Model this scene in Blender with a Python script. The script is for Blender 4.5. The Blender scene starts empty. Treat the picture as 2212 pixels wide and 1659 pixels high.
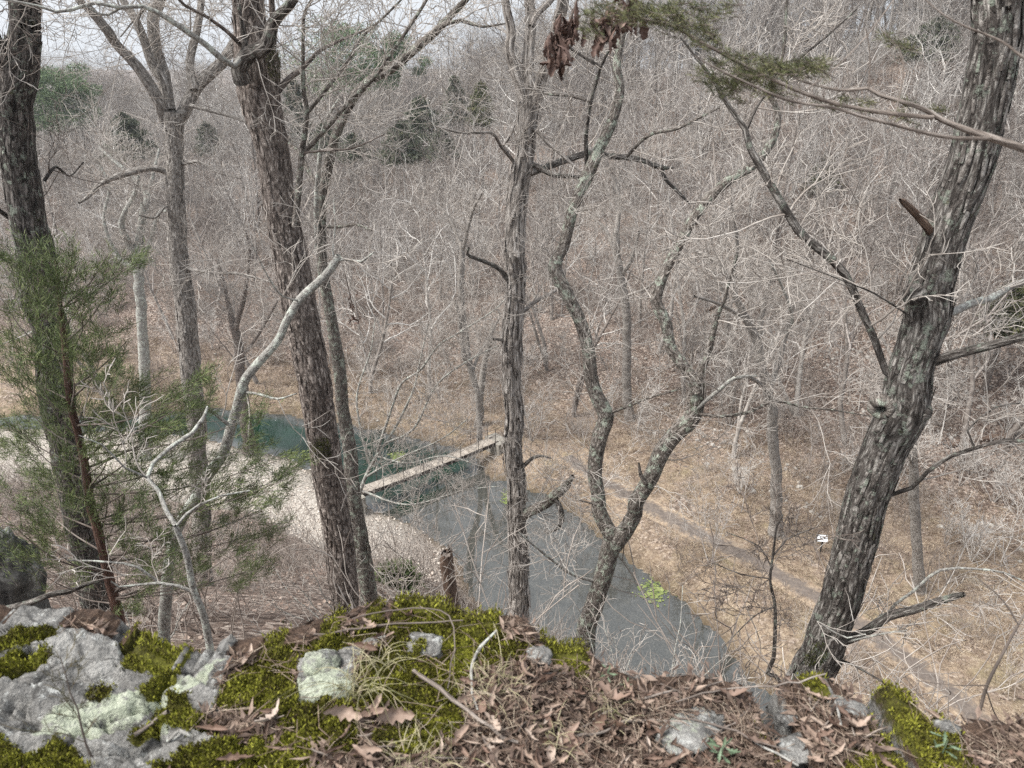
import bpy, math, random
import numpy as np
from mathutils import Vector, Euler

# ------------------------------------------------------------------ camera, world, sun, exposure
scene = bpy.context.scene
COL = scene.collection
CAMZ = 24.0
PITCH = math.radians(25.0)
FPX = 1534.0                      # focal length in pixels of the 2212 x 1659 view used for measuring
cam_data = bpy.data.cameras.new('camera')
cam_data.sensor_width = 36.0
cam_data.lens = 36.0 * FPX / 2212.0
cam_data.clip_start = 0.05
cam_data.clip_end = 3000.0
cam_data.dof.use_dof = True
cam_data.dof.focus_distance = 12.0
cam_data.dof.aperture_fstop = 5.6
cam = bpy.data.objects.new('camera', cam_data)
COL.objects.link(cam)
cam.location = (0, 0, CAMZ)
cam.rotation_euler = (math.pi / 2 - PITCH, 0, 0)
scene.camera = cam

SUN_EL, SUN_AZ = math.radians(56), math.radians(-105)  # azimuth from +Y towards +X: soft light from the left, a little behind
world = bpy.data.worlds.new('World')
scene.world = world
world.use_nodes = True
wn, wl = world.node_tree.nodes, world.node_tree.links
wn.clear()
sky = wn.new('ShaderNodeTexSky')
sky.sky_type = 'NISHITA'
sky.sun_disc = False
sky.sun_elevation = SUN_EL
sky.sun_rotation = SUN_AZ
sky.air_density = 1.0
sky.dust_density = 5.0
sky.ozone_density = 1.0
hs = wn.new('ShaderNodeHueSaturation')
hs.inputs['Saturation'].default_value = 0.30
bg = wn.new('ShaderNodeBackground')
bg.inputs['Strength'].default_value = 0.15
wo = wn.new('ShaderNodeOutputWorld')
wl.new(sky.outputs[0], hs.inputs['Color'])
deck = wn.new('ShaderNodeMix')            # an even overcast deck over most of that sky
deck.data_type = 'RGBA'
deck.inputs[0].default_value = 0.72
deck.inputs[7].default_value = (2.85, 3.03, 3.25, 1)
wl.new(hs.outputs[0], deck.inputs[6])
wl.new(deck.outputs[2], bg.inputs['Color'])
wl.new(bg.outputs[0], wo.inputs['Surface'])

sun_data = bpy.data.lights.new('sun', 'SUN')
sun_data.energy = 2.4
sun_data.angle = math.radians(22)
sun_data.color = (1.0, 0.96, 0.9)
sun = bpy.data.objects.new('sun', sun_data)
COL.objects.link(sun)
sd = Vector((math.sin(SUN_AZ) * math.cos(SUN_EL), math.cos(SUN_AZ) * math.cos(SUN_EL), math.sin(SUN_EL)))
sun.rotation_euler = (-sd).to_track_quat('-Z', 'Y').to_euler()

vs = scene.view_settings
vs.view_transform = 'Standard'
vs.look = 'None'
vs.exposure = 1.25
vs.gamma = 1.0
vs.use_curve_mapping = False
scene.cycles.max_bounces = 6
scene.cycles.diffuse_bounces = 3
scene.cycles.glossy_bounces = 2
scene.cycles.transmission_bounces = 2
scene.cycles.use_denoising = False

rng = np.random.default_rng(7)
random.seed(7)

# ------------------------------------------------------------------ helpers
CS, SN = math.cos(PITCH), math.sin(PITCH)

def ray(px, py):
    a = (px - 1106.0) / FPX
    b = (829.5 - py) / FPX
    return np.array([a, CS + SN * b, -SN + CS * b])

def at(px, py, Y):                # the point on the vertical plane y = Y seen at that place of the photograph
    d = ray(px, py)
    t = Y / d[1]
    return np.array([d[0] * t, Y, CAMZ + d[2] * t])

def onz(px, py, z):               # the point at height z
    d = ray(px, py)
    t = (z - CAMZ) / d[2]
    return np.array([d[0] * t, d[1] * t, z])

def depth(p):
    return p[1] * CS - (p[2] - CAMZ) * SN

def hash3(ix, iy, iz):
    h = (ix * 374761393 + iy * 668265263 + iz * 2147483647 + 1274126177) & 0xFFFFFFFF
    h = ((h ^ (h >> 13)) * 1274126177) & 0xFFFFFFFF
    h = (h ^ (h >> 16)) & 0xFFFFFFFF
    h = (h * 2246822519) & 0xFFFFFFFF
    return ((h ^ (h >> 15)) & 0xFFFF) / 65535.0

def vnoise(p):
    p = np.asarray(p, float)
    i = np.floor(p).astype(np.int64)
    f = p - i
    f = f * f * (3 - 2 * f)
    out = 0
    for dx in (0, 1):
        for dy in (0, 1):
            for dz in (0, 1):
                w = (f[..., 0] if dx else 1 - f[..., 0]) * (f[..., 1] if dy else 1 - f[..., 1]) * (f[..., 2] if dz else 1 - f[..., 2])
                out = out + w * hash3(i[..., 0] + dx, i[..., 1] + dy, i[..., 2] + dz)
    return out * 2 - 1

def fbm(p, octv=4, gain=0.5):
    p = np.asarray(p, float)
    a, s, t = 1.0, 0.0, 0.0
    for k in range(octv):
        s = s + a * vnoise(p * (2.03 ** k) + 17.3 * k)
        t += a
        a *= gain
    return s / t

def xy0(x, y, s=1.0, z=0.0):
    x, y = np.broadcast_arrays(np.asarray(x, float), np.asarray(y, float))
    return np.stack([x * s, y * s, np.full_like(x, z)], -1)

def mesh_np(name, verts, quads=None, tris=None, mat=None, smooth=True, attrs=None):
    me = bpy.data.meshes.new(name)
    verts = np.ascontiguousarray(verts, np.float32)
    parts, starts, off = [], [], 0
    for f, n in ((quads, 4), (tris, 3)):
        if f is not None and len(f):
            f = np.asarray(f, np.int32)
            parts.append(f.ravel())
            starts.append(off + np.arange(len(f), dtype=np.int32) * n)
            off += f.size
    loops = np.concatenate(parts)
    st = np.concatenate(starts)
    me.vertices.add(len(verts))
    me.vertices.foreach_set('co', verts.ravel())
    me.loops.add(len(loops))
    me.loops.foreach_set('vertex_index', loops)
    me.polygons.add(len(st))
    me.polygons.foreach_set('loop_start', st)
    me.update(calc_edges=True)
    me.polygons.foreach_set('use_smooth', np.full(len(st), smooth, dtype=bool))
    for k, a in (attrs or {}).items():
        a = np.asarray(a, np.float32)
        if a.ndim == 1:
            me.attributes.new(k, 'FLOAT', 'POINT').data.foreach_set('value', a)
        else:
            me.attributes.new(k, 'FLOAT_VECTOR', 'POINT').data.foreach_set('vector', np.ascontiguousarray(a).ravel())
    if mat is not None:
        me.materials.append(mat)
    me.validate()
    return me

def link(name, me, parent=None, loc=None):
    o = bpy.data.objects.new(name, me)
    COL.objects.link(o)
    if parent is not None:
        o.parent = parent
    if loc is not None:
        o.location = loc
    return o

def tag(o, label=None, cat=None, group=None, kind=None):
    if label: o['label'] = label
    if cat: o['category'] = cat
    if group: o['group'] = group
    if kind: o['kind'] = kind
    return o

def thing(name, label, cat, loc=(0, 0, 0), group=None, rz=0.0):
    o = bpy.data.objects.new(name, None)
    COL.objects.link(o)
    o.location = loc
    o.rotation_euler = (0, 0, rz)
    o.empty_display_size = 0.2
    return tag(o, label, cat, group)

def copy_tree(o, parent=None):
    c = o.copy()
    COL.objects.link(c)
    c.parent = parent
    for ch in list(o.children):
        copy_tree(ch, c)
    return c

def norm(v):
    return v / (np.linalg.norm(v, axis=-1, keepdims=True) + 1e-12)

def tubes(polys, sides):
    """Skin a list of (points, radii) polylines; returns verts, quads, bark coordinates."""
    V, Q, B = [], [], []
    off = 0
    by = {}
    for p, r in polys:
        by.setdefault(len(p), []).append((p, r))
    ang = np.arange(sides) * 2 * math.pi / sides
    ca, sa = np.cos(ang), np.sin(ang)
    for n, lst in by.items():
        P = np.array([a for a, _ in lst], float)
        R = np.array([b for _, b in lst], float)
        M = len(lst)
        T = norm(np.gradient(P, axis=1))
        ov = norm(P[:, -1] - P[:, 0])
        ref = np.eye(3)[np.argmin(np.abs(ov), axis=1)]
        U = norm(np.cross(T, ref[:, None, :]))
        W = np.cross(T, U)
        ring = P[:, :, None] + R[:, :, None, None] * (ca[None, None, :, None] * U[:, :, None] + sa[None, None, :, None] * W[:, :, None])
        al = np.concatenate([np.zeros((M, 1)), np.cumsum(np.linalg.norm(np.diff(P, axis=1), axis=2), axis=1)], 1)
        rm = R.mean(1)[:, None, None]
        o3 = (np.arange(M) * 0.731 % 5.0)[:, None, None]
        B.append(np.stack([np.broadcast_to(rm * ca + o3, (M, n, sides)), np.broadcast_to(rm * sa + o3, (M, n, sides)),
                           np.broadcast_to(al[:, :, None], (M, n, sides))], -1).reshape(-1, 3))
        base = off + (np.arange(M)[:, None, None] * n + np.arange(n - 1)[None, :, None]) * sides
        j = np.arange(sides)
        j2 = (j + 1) % sides
        q = np.stack([base + j, base + j2, base + sides + j2, base + sides + j], -1).reshape(-1, 4)
        V.append(ring.reshape(-1, 3))
        Q.append(q)
        off += M * n * sides
    return np.concatenate(V), np.concatenate(Q), np.concatenate(B)

def tube_mesh(name, groups, mat):
    """groups: list of (polys, sides[, material])"""
    V, Q, B, off = [], [], [], 0
    mats, mi = [mat], []
    for grp in groups:
        polys, s = grp[:2]
        if not polys: continue
        v, q, b = tubes(polys, s)
        V.append(v); Q.append(q + off); B.append(b)
        off += len(v)
        gm = grp[2] if len(grp) > 2 else mat
        if gm not in mats: mats.append(gm)
        mi.append(np.full(len(q), mats.index(gm), np.int32))
    me = mesh_np(name, np.concatenate(V), quads=np.concatenate(Q), mat=mat, attrs={'bark': np.concatenate(B)})
    if len(mats) > 1:
        for gm in mats[1:]: me.materials.append(gm)
        me.polygons.foreach_set('material_index', np.concatenate(mi))
    return me

def spline(pts, rad, step):
    """Catmull-Rom through pts, resampled about every step metres."""
    pts = np.asarray(pts, float); rad = np.asarray(rad, float)
    P = np.vstack([2 * pts[0] - pts[1], pts, 2 * pts[-1] - pts[-2]])
    out, ro = [], []
    for i in range(len(pts) - 1):
        p0, p1, p2, p3 = P[i:i + 4]
        n = max(1, int(np.linalg.norm(p2 - p1) / step))
        t = (np.arange(n) / n)[:, None]
        out.append(0.5 * (2 * p1 + (p2 - p0) * t + (2 * p0 - 5 * p1 + 4 * p2 - p3) * t ** 2 + (3 * p1 - p0 - 3 * p2 + p3) * t ** 3))
        ro.append(rad[i] + (rad[i + 1] - rad[i]) * t[:, 0])
    out.append(pts[-1:]); ro.append(rad[-1:])
    return np.vstack(out), np.concatenate(ro)

# ------------------------------------------------------------------ materials
def new_mat(name):
    m = bpy.data.materials.new(name)
    m.use_nodes = True
    n, l = m.node_tree.nodes, m.node_tree.links
    b = n['Principled BSDF']
    b.inputs['Roughness'].default_value = 0.9
    b.inputs['Specular IOR Level'].default_value = 0.25
    return m, n, l, b

class NB:                                   # a small node builder
    def __init__(s, n, l): s.n, s.l = n, l
    def _in(s, sock, v):
        if v is None: return
        if hasattr(v, 'is_output'): s.l.new(v, sock)
        else: sock.default_value = v
    def noise(s, vec, scale, detail=4, rough=0.6, dist=0.0):
        t = s.n.new('ShaderNodeTexNoise')
        s._in(t.inputs['Vector'], vec)
        t.inputs['Scale'].default_value = scale; t.inputs['Detail'].default_value = detail
        t.inputs['Roughness'].default_value = rough; t.inputs['Distortion'].default_value = dist
        return t.outputs['Fac']
    def voro(s, vec, scale, out='Distance', feature='F1', rnd=1.0):
        t = s.n.new('ShaderNodeTexVoronoi')
        t.feature = feature
        s._in(t.inputs['Vector'], vec)
        t.inputs['Scale'].default_value = scale; t.inputs['Randomness'].default_value = rnd
        return t.outputs[out]
    def ramp(s, fac, stops, interp='LINEAR'):
        r = s.n.new('ShaderNodeValToRGB')
        r.color_ramp.interpolation = interp
        e = r.color_ramp.elements
        while len(e) < len(stops): e.new(0.5)
        for k, (p, c) in enumerate(stops):
            e[k].position = p
            e[k].color = (c, c, c, 1) if isinstance(c, (int, float)) else (*c, 1)
        s._in(r.inputs['Fac'], fac)
        return r.outputs['Color']
    def mix(s, fac, a, b, mode='MIX'):
        m = s.n.new('ShaderNodeMix'); m.data_type = 'RGBA'; m.blend_type = mode
        s._in(m.inputs[0], fac)
        for k, v in ((6, a), (7, b)):
            s._in(m.inputs[k], (*v, 1) if isinstance(v, tuple) and len(v) == 3 else v)
        return m.outputs[2]
    def math(s, op, a, b=None, c=None):
        m = s.n.new('ShaderNodeMath'); m.operation = op
        s._in(m.inputs[0], a); s._in(m.inputs[1], b); s._in(m.inputs[2], c)
        return m.outputs[0]
    def attr(s, name, out='Vector'):
        a = s.n.new('ShaderNodeAttribute'); a.attribute_name = name
        return a.outputs[out]
    def mapv(s, vec, sc=(1, 1, 1), loc=(0, 0, 0)):
        m = s.n.new('ShaderNodeMapping')
        s._in(m.inputs['Vector'], vec)
        m.inputs['Scale'].default_value = sc; m.inputs['Location'].default_value = loc
        return m.outputs[0]
    def pos(s): return s.n.new('ShaderNodeNewGeometry').outputs['Position']
    def objrand(s): return s.n.new('ShaderNodeObjectInfo').outputs['Random']
    def bump(s, h, strength, dist):
        b = s.n.new('ShaderNodeBump')
        b.inputs['Strength'].default_value = strength; b.inputs['Distance'].default_value = dist
        s._in(b.inputs['Height'], h)
        return b.outputs[0]

def bark_mat(name, dark, mid, light, lichen=(0.36, 0.40, 0.33), lichen_amt=0.5, scale=1.0, stretch=0.25, moss=0.0, bump=1.0, furrow=0.5):
    m, n, l, b = new_mat(name)
    k = NB(n, l)
    v = k.attr('bark')
    vs_ = k.mapv(v, (1, 1, stretch))
    f1 = k.noise(vs_, 32 * scale, 5, 0.65, 0.8)
    f2 = k.voro(k.mapv(v, (1, 1, stretch * 0.8)), 26 * scale, 'Distance', 'DISTANCE_TO_EDGE')
    plate = k.ramp(f1, [(0.36, 0.0), (0.60, 1.0)])
    edge = k.ramp(f2, [(0.0, 0.0), (0.16, 1.0)])
    h = k.math('MULTIPLY', plate, k.math('ADD', k.math('MULTIPLY', edge, furrow), 1 - furrow))
    c = k.ramp(h, [(0.0, dark), (0.45, mid), (1.0, light)])
    big = k.noise(v, 3.2, 3, 0.6)
    c = k.mix(k.ramp(big, [(0.35, 0.0), (0.7, 0.45)]), c, k.mix(0.5, c, dark), 'MIX')
    # lichen crusts: blotches with ragged edges
    li = k.noise(v, 9.0, 6, 0.75)
    lo = 0.72 - 0.26 * lichen_amt
    lm = k.ramp(li, [(lo, 0.0), (lo + 0.05, 1.0)])
    lc = k.mix(k.noise(v, 60, 2), lichen, tuple(x * 1.35 for x in lichen))
    c = k.mix(k.math('MULTIPLY', lm, 0.8), c, lc)
    sp = k.noise(v, 55, 2, 0.5)
    c = k.mix(k.ramp(sp, [(0.66, 0.0), (0.72, 0.5 * lichen_amt)]), c, (0.5, 0.52, 0.46))
    if moss > 0:
        mo = k.ramp(k.noise(v, 4.0, 5, 0.7), [(0.70 - 0.3 * moss, 0.0), (0.78 - 0.3 * moss, 1.0)])
        c = k.mix(k.math('MULTIPLY', mo, 0.75), c, (0.05, 0.06, 0.015))
    l.new(c, b.inputs['Base Color'])
    hh = k.math('ADD', h, k.math('MULTIPLY', lm, 0.3))
    l.new(k.bump(hh, 0.9 * bump, 0.02), b.inputs['Normal'])
    return m

M_OAK = bark_mat('dark_oak_bark', (0.018, 0.015, 0.013), (0.11, 0.097, 0.088), (0.35, 0.33, 0.305), lichen=(0.21, 0.235, 0.195), lichen_amt=0.66, scale=1.0, stretch=0.24, moss=0.25)
M_OAKD = bark_mat('black_oak_bark', (0.010, 0.009, 0.008), (0.062, 0.053, 0.048), (0.22, 0.20, 0.185), lichen=(0.22, 0.245, 0.205), lichen_amt=0.62, scale=1.0, stretch=0.20, moss=0.25)
M_PLATE = bark_mat('brown_plate_bark', (0.032, 0.025, 0.022), (0.175, 0.145, 0.128), (0.42, 0.37, 0.335), lichen=(0.36, 0.38, 0.32), lichen_amt=0.25, scale=1.0, stretch=0.30, moss=0.1)
M_HICK = bark_mat('shaggy_grey_bark', (0.045, 0.038, 0.034), (0.30, 0.27, 0.245), (0.56, 0.525, 0.49), lichen=(0.42, 0.42, 0.36), lichen_amt=0.25, scale=0.9, stretch=0.13, moss=0.1)
M_GREY = bark_mat('grey_scaly_bark', (0.07, 0.06, 0.054), (0.29, 0.265, 0.24), (0.52, 0.49, 0.455), lichen=(0.42, 0.42, 0.36), lichen_amt=0.35, scale=1.2, stretch=0.25)
M_TWIST = bark_mat('lichened_bark', (0.030, 0.025, 0.021), (0.18, 0.155, 0.136), (0.40, 0.37, 0.335), lichen=(0.37, 0.41, 0.34), lichen_amt=0.74, scale=1.5, stretch=0.35, moss=0.2)
M_PALE = bark_mat('pale_lichen_stem', (0.10, 0.09, 0.08), (0.30, 0.29, 0.27), (0.45, 0.44, 0.41), lichen=(0.45, 0.48, 0.43), lichen_amt=0.8, scale=2.0, stretch=0.6, bump=0.5)
M_RED = bark_mat('red_cedar_bark', (0.05, 0.028, 0.022), (0.15, 0.085, 0.065), (0.25, 0.165, 0.135), lichen_amt=0.0, scale=2.0, stretch=0.06)
M_DEAD = bark_mat('bare_dead_wood', (0.08, 0.064, 0.055), (0.235, 0.198, 0.172), (0.41, 0.365, 0.33), lichen_amt=0.25, scale=3.0, stretch=0.1, bump=0.5)
M_SNAG = bark_mat('rotten_snag_wood', (0.04, 0.025, 0.018), (0.15, 0.10, 0.075), (0.28, 0.20, 0.15), lichen_amt=0.1, scale=1.4, stretch=0.08)

def twig_mat(name, a, bcol, c3, rand=True):
    m, n, l, b = new_mat(name)
    k = NB(n, l)
    f = k.noise(k.attr('bark'), 3.0, 3, 0.6)
    c = k.ramp(f, [(0.3, a), (0.5, bcol), (0.7, c3)])
    if rand:
        c = k.mix(k.objrand(), k.mix(1.0, c, (1.12, 1.12, 1.10), 'MULTIPLY'), k.mix(1.0, c, (0.46, 0.42, 0.40), 'MULTIPLY'))
    l.new(c, b.inputs['Base Color'])
    return m

M_TWIG = twig_mat('twig_bark', (0.18, 0.15, 0.13), (0.35, 0.32, 0.29), (0.54, 0.51, 0.475), rand=False)
M_TWIGD = twig_mat('dark_twig_bark', (0.06, 0.05, 0.045), (0.14, 0.115, 0.10), (0.30, 0.27, 0.24), rand=False)
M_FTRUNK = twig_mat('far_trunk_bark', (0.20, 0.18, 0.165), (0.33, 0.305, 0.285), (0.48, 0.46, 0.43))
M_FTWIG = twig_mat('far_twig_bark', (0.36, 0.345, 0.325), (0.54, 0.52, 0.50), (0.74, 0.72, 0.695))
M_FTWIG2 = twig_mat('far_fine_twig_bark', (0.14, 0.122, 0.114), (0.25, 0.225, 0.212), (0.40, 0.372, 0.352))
M_BRUSH = twig_mat('brush_stem', (0.22, 0.185, 0.165), (0.37, 0.33, 0.30), (0.54, 0.50, 0.465))

def leafy_mat(name, cols, scale=3.0, trans=0.15, attr=None, rough=0.7):
    m, n, l, b = new_mat(name)
    k = NB(n, l)
    f = k.noise(k.pos(), scale, 3, 0.6)
    if attr:
        f = k.math('ADD', k.math('MULTIPLY', f, 0.6), k.math('MULTIPLY', k.attr(attr, 'Fac'), 0.4))
    c = k.ramp(f, [(0.28 + 0.44 * i / (len(cols) - 1), q) for i, q in enumerate(cols)])
    l.new(c, b.inputs['Base Color'])
    b.inputs['Roughness'].default_value = rough
    return m

M_CEDAR = leafy_mat('cedar_foliage', [(0.045, 0.064, 0.026), (0.088, 0.118, 0.045), (0.165, 0.19, 0.075)], 2.2, attr='var')
M_CEDAR2 = leafy_mat('cedar_foliage_olive', [(0.045, 0.058, 0.025), (0.095, 0.105, 0.045), (0.18, 0.175, 0.085)], 8.0, attr='var')
M_PINE = leafy_mat('pine_needles', [(0.06, 0.10, 0.055), (0.12, 0.18, 0.09), (0.20, 0.25, 0.13)], 1.2, attr='var')
M_DARKC = leafy_mat('dark_conifer', [(0.045, 0.055, 0.038), (0.075, 0.088, 0.058), (0.12, 0.125, 0.08)], 1.0, attr='var')
M_MOSS = leafy_mat('moss_tufts', [(0.032, 0.024, 0.008), (0.085, 0.078, 0.013), (0.18, 0.18, 0.023), (0.28, 0.285, 0.04)], 6.0, attr='var', rough=0.85)
M_STRAW = leafy_mat('dry_grass', [(0.15, 0.105, 0.08), (0.32, 0.25, 0.185), (0.55, 0.47, 0.36)], 1.6, attr='var')
M_NEEDLE = leafy_mat('fallen_needles', [(0.10, 0.068, 0.052), (0.20, 0.145, 0.11), (0.40, 0.335, 0.265)], 20, attr='var')
M_GREENL = leafy_mat('green_seedling', [(0.055, 0.085, 0.05), (0.11, 0.155, 0.095), (0.19, 0.24, 0.17)], 60)
M_ALGAE = leafy_mat('floating_algae', [(0.06, 0.085, 0.03), (0.15, 0.185, 0.06), (0.26, 0.29, 0.12)], 3.0)

def dead_leaf_mat():
    m, n, l, b = new_mat('dead_leaf')
    k = NB(n, l)
    r = k.objrand()
    c = k.ramp(r, [(0.0, (0.085, 0.055, 0.042)), (0.3, (0.16, 0.105, 0.082)), (0.6, (0.24, 0.17, 0.135)), (0.85, (0.34, 0.26, 0.21)), (1.0, (0.46, 0.39, 0.335))])
    f = k.noise(k.pos(), 70, 3, 0.6)
    c = k.mix(k.ramp(f, [(0.3, 0.45), (0.65, 0.0)]), c, (0.10, 0.06, 0.04))
    l.new(c, b.inputs['Base Color'])
    b.inputs['Roughness'].default_value = 0.6
    return m
M_LEAF = dead_leaf_mat()
M_LITTER = leafy_mat('leaf_crumbs', [(0.035, 0.024, 0.019), (0.115, 0.08, 0.064), (0.29, 0.22, 0.175)], 45, attr='var')
M_HANGL = leafy_mat('hanging_dead_leaf', [(0.05, 0.032, 0.027), (0.11, 0.07, 0.058), (0.25, 0.18, 0.15)], 22)

# ------------------------------------------------------------------ terrain
FARB = np.array([onz(*p, 0.0)[:2] for p in [(450, 885), (560, 893), (640, 905), (770, 926), (840, 938), (890, 943), (955, 957), (995, 975), (1035, 1000), (1060, 1025), (1140, 1050), (1190, 1085), (1230, 1118), (1330, 1180), (1400, 1238), (1480, 1310), (1560, 1390), (1640, 1500)]])
FARB = np.vstack([[-300, 62], [-70, 48.5], [-40, 46.0], [-30, 46.2], FARB, [14, 17.2], [20, 13.5], [40, 8], [120, -10]])
NEARB = np.array([onz(*p, 0.0)[:2] for p in [(470, 950), (560, 980), (640, 1000), (690, 1030), (780, 1078), (850, 1125), (905, 1150), (960, 1185), (1000, 1230), (1012, 1290), (1090, 1345), (1180, 1410), (1250, 1485)]])
NEARB = np.vstack([[-300, 61], [-70, 47.5], [-40, 45.0], [-28, 43.5], NEARB, [6, 16.5], [10, 14], [20, 9.0], [40, 3], [120, -20]])

def ragged(poly, amp, seed):
    out = []
    for a, b in zip(poly[:-1], poly[1:]):
        n_ = max(1, int(np.hypot(*(b - a)) / 0.7)) if abs(a[0]) < 45 and abs(b[0]) < 45 else 1
        for i in range(n_): out.append(a + (b - a) * i / n_)
    out.append(poly[-1])
    out = np.array(out)
    k = np.arange(len(out)) * 0.33
    out[:, 1] += amp * fbm(xy0(k, 0 * k + seed, 1.0), 4, 0.65) * (np.abs(out[:, 0]) < 40)
    return out
FARB, NEARB = ragged(FARB, 1.3, 3.0), ragged(NEARB, 0.9, 8.0)
def yfar(x): return np.interp(x, FARB[:, 0], FARB[:, 1])
def ynear(x): return np.interp(x, NEARB[:, 0], NEARB[:, 1])

def seg_dist(px, py, poly):
    d = np.full(np.shape(px), 1e9)
    for a, b in zip(poly[:-1], poly[1:]):
        ab = b - a
        t = np.clip(((px - a[0]) * ab[0] + (py - a[1]) * ab[1]) / (ab @ ab), 0, 1)
        d = np.minimum(d, np.hypot(px - a[0] - t * ab[0], py - a[1] - t * ab[1]))
    return d

SB_X = [-300, -70, -30, -8, 4, 12, 20, 26, 40, 120]
SB_Y = [95, 62, 54, 49, 46, 41, 35, 30, 24, 10]             # where the far hillside starts to rise
RG_X = [-300, -110, -60, -20, 5, 25, 45, 70, 140, 300]
RG_Y = [190, 150, 138, 128, 118, 108, 98, 92, 80, 70]       # ridge line
RG_Z = [9, 9.5, 10, 11.5, 14.5, 20.5, 25, 27, 28, 29]

def smooth(t):
    t = np.clip(t, 0, 1)
    return t * t * (3 - 2 * t)

def terrain(x, y):
    x = np.asarray(x, float); y = np.asarray(y, float)
    yn, yf = ynear(x), yfar(x)
    dn, df = seg_dist(x, y, NEARB), seg_dist(x, y, FARB)
    inside = (y > yn) & (y < yf)
    n1 = fbm(xy0(x, y, 0.35), 3)
    n2 = fbm(xy0(x, y, 0.06, 4.0), 3)
    bed = -0.12 - np.minimum(1.5, 0.35 * np.minimum(dn, df))
    # far side
    bank = 0.10 + 0.75 * smooth(df / 2.2) + 0.12 * n1
    sb = np.interp(x, SB_X, SB_Y); ry = np.interp(x, RG_X, RG_Y) + 6 * np.sin(x * 0.11) ; rz = np.interp(x, RG_X, RG_Z) + 1.0 * np.sin(x * 0.083 + 1.0) + 0.5 * np.sin(x * 0.31)
    t = (y - sb) / (ry - sb)
    rise = np.where(t < 1, np.power(np.clip(t, 0, 1), 1.12), 1 - 0.006 * np.clip(y - ry, 0, 1000))
    # a cove left of centre where the slope folds
    cove = -2.5 * np.exp(-((x + 12 + 0.12 * (y - 80)) / 9) ** 2) * smooth((y - sb) / 30) * (t < 1.2)
    far = bank + (rz - 0.8) * np.maximum(rise, 0) * (t > 0) + (cove + 2.2 * n2 * smooth((y - sb) / 25) + 0.35 * n1 * smooth((y - sb) / 8))
    # near side
    beach = np.interp(x, [-60, -25, -16, -8, -3, 0, 5, 20], [6, 7, 7, 5, 2.0, 1.2, 0.8, 0.6])
    foot = yn - beach
    y0 = np.interp(x, [-30, -6, -2, 2, 10, 30], [1.0, 1.6, 1.9, 2.0, 1.5, 0.0])
    top = np.interp(x, [-30, -6, -2.5, 0.5, 3, 30], [20.2, 20.2, 20.0, 20.0, 20.0, 20.0])
    s = np.clip((y - y0) / np.maximum(foot - y0, 1.0), 0, 1)
    pw = np.interp(x, [-20, -4, 0, 4], [1.0, 1.0, 1.15, 1.25])
    near = 0.12 + 0.5 * smooth(dn / 2.5) + top * np.power(1 - s, pw) + 0.25 * n1 * smooth(dn / 3.0) + 0.5 * n2 * smooth((s < 1) * (1 - s) * 3)
    near = np.where(y < y0, 20.5 + 1.4 * smooth((y0 - y) / 1.5), near)
    z = np.where(inside, bed, np.where(y >= yf, far, near))
    return z

def nonuni(segs):
    out = [np.array([segs[0][0]])]
    for a, b, st in segs:
        n = max(1, int(round((b - a) / st)))
        out.append(a + (b - a) * (np.arange(1, n + 1)) / n)
    return np.concatenate(out)
GX = nonuni([(-900, -160, 74), (-160, -60, 4), (-60, -30, 0.8), (-30, 30, 0.35), (30, 60, 0.8), (60, 160, 4), (160, 900, 74)])
GY = nonuni([(-300, -6, 30), (-6, 1, 0.7), (1, 48, 0.33), (48, 140, 0.9), (140, 220, 4), (220, 1200, 70)])
XX, YY = np.meshgrid(GX, GY)
ZZ = terrain(XX, YY)
nyg, nxg = XX.shape
idx = np.arange(nyg * nxg).reshape(nyg, nxg)
quads = np.stack([idx[:-1, :-1], idx[:-1, 1:], idx[1:, 1:], idx[1:, :-1]], -1).reshape(-1, 4)
PATH = np.array([onz(*p, 0.9)[:2] for p in [(1225, 985), (1270, 1020), (1330, 1055), (1420, 1105), (1510, 1150), (1600, 1195), (1680, 1237), (1760, 1287), (1850, 1345), (1930, 1400), (2010, 1462), (2100, 1540), (2212, 1630), (2330, 1730)]])
dn, df = seg_dist(XX, YY, NEARB), seg_dist(XX, YY, FARB)
farside = YY > yfar(XX)
sbg = np.interp(XX, SB_X, SB_Y)
flat = np.where(farside, 1 - smooth((YY - sbg + 7) / 13), 0.0)
beachm = np.where(~farside, (1 - smooth((ZZ - 1.2) / 1.2)) * smooth((-4.0 - XX) / 4 + 0.4), 0.0)
rocky = np.where(farside, smooth((XX - 12) / 12) * smooth((YY - sbg + 3) / 6), 0.0) + np.where(farside, 0.35 * smooth((YY - sbg) / 8), 0.0)
wet = np.exp(-np.minimum(dn, df) / 0.5)

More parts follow.
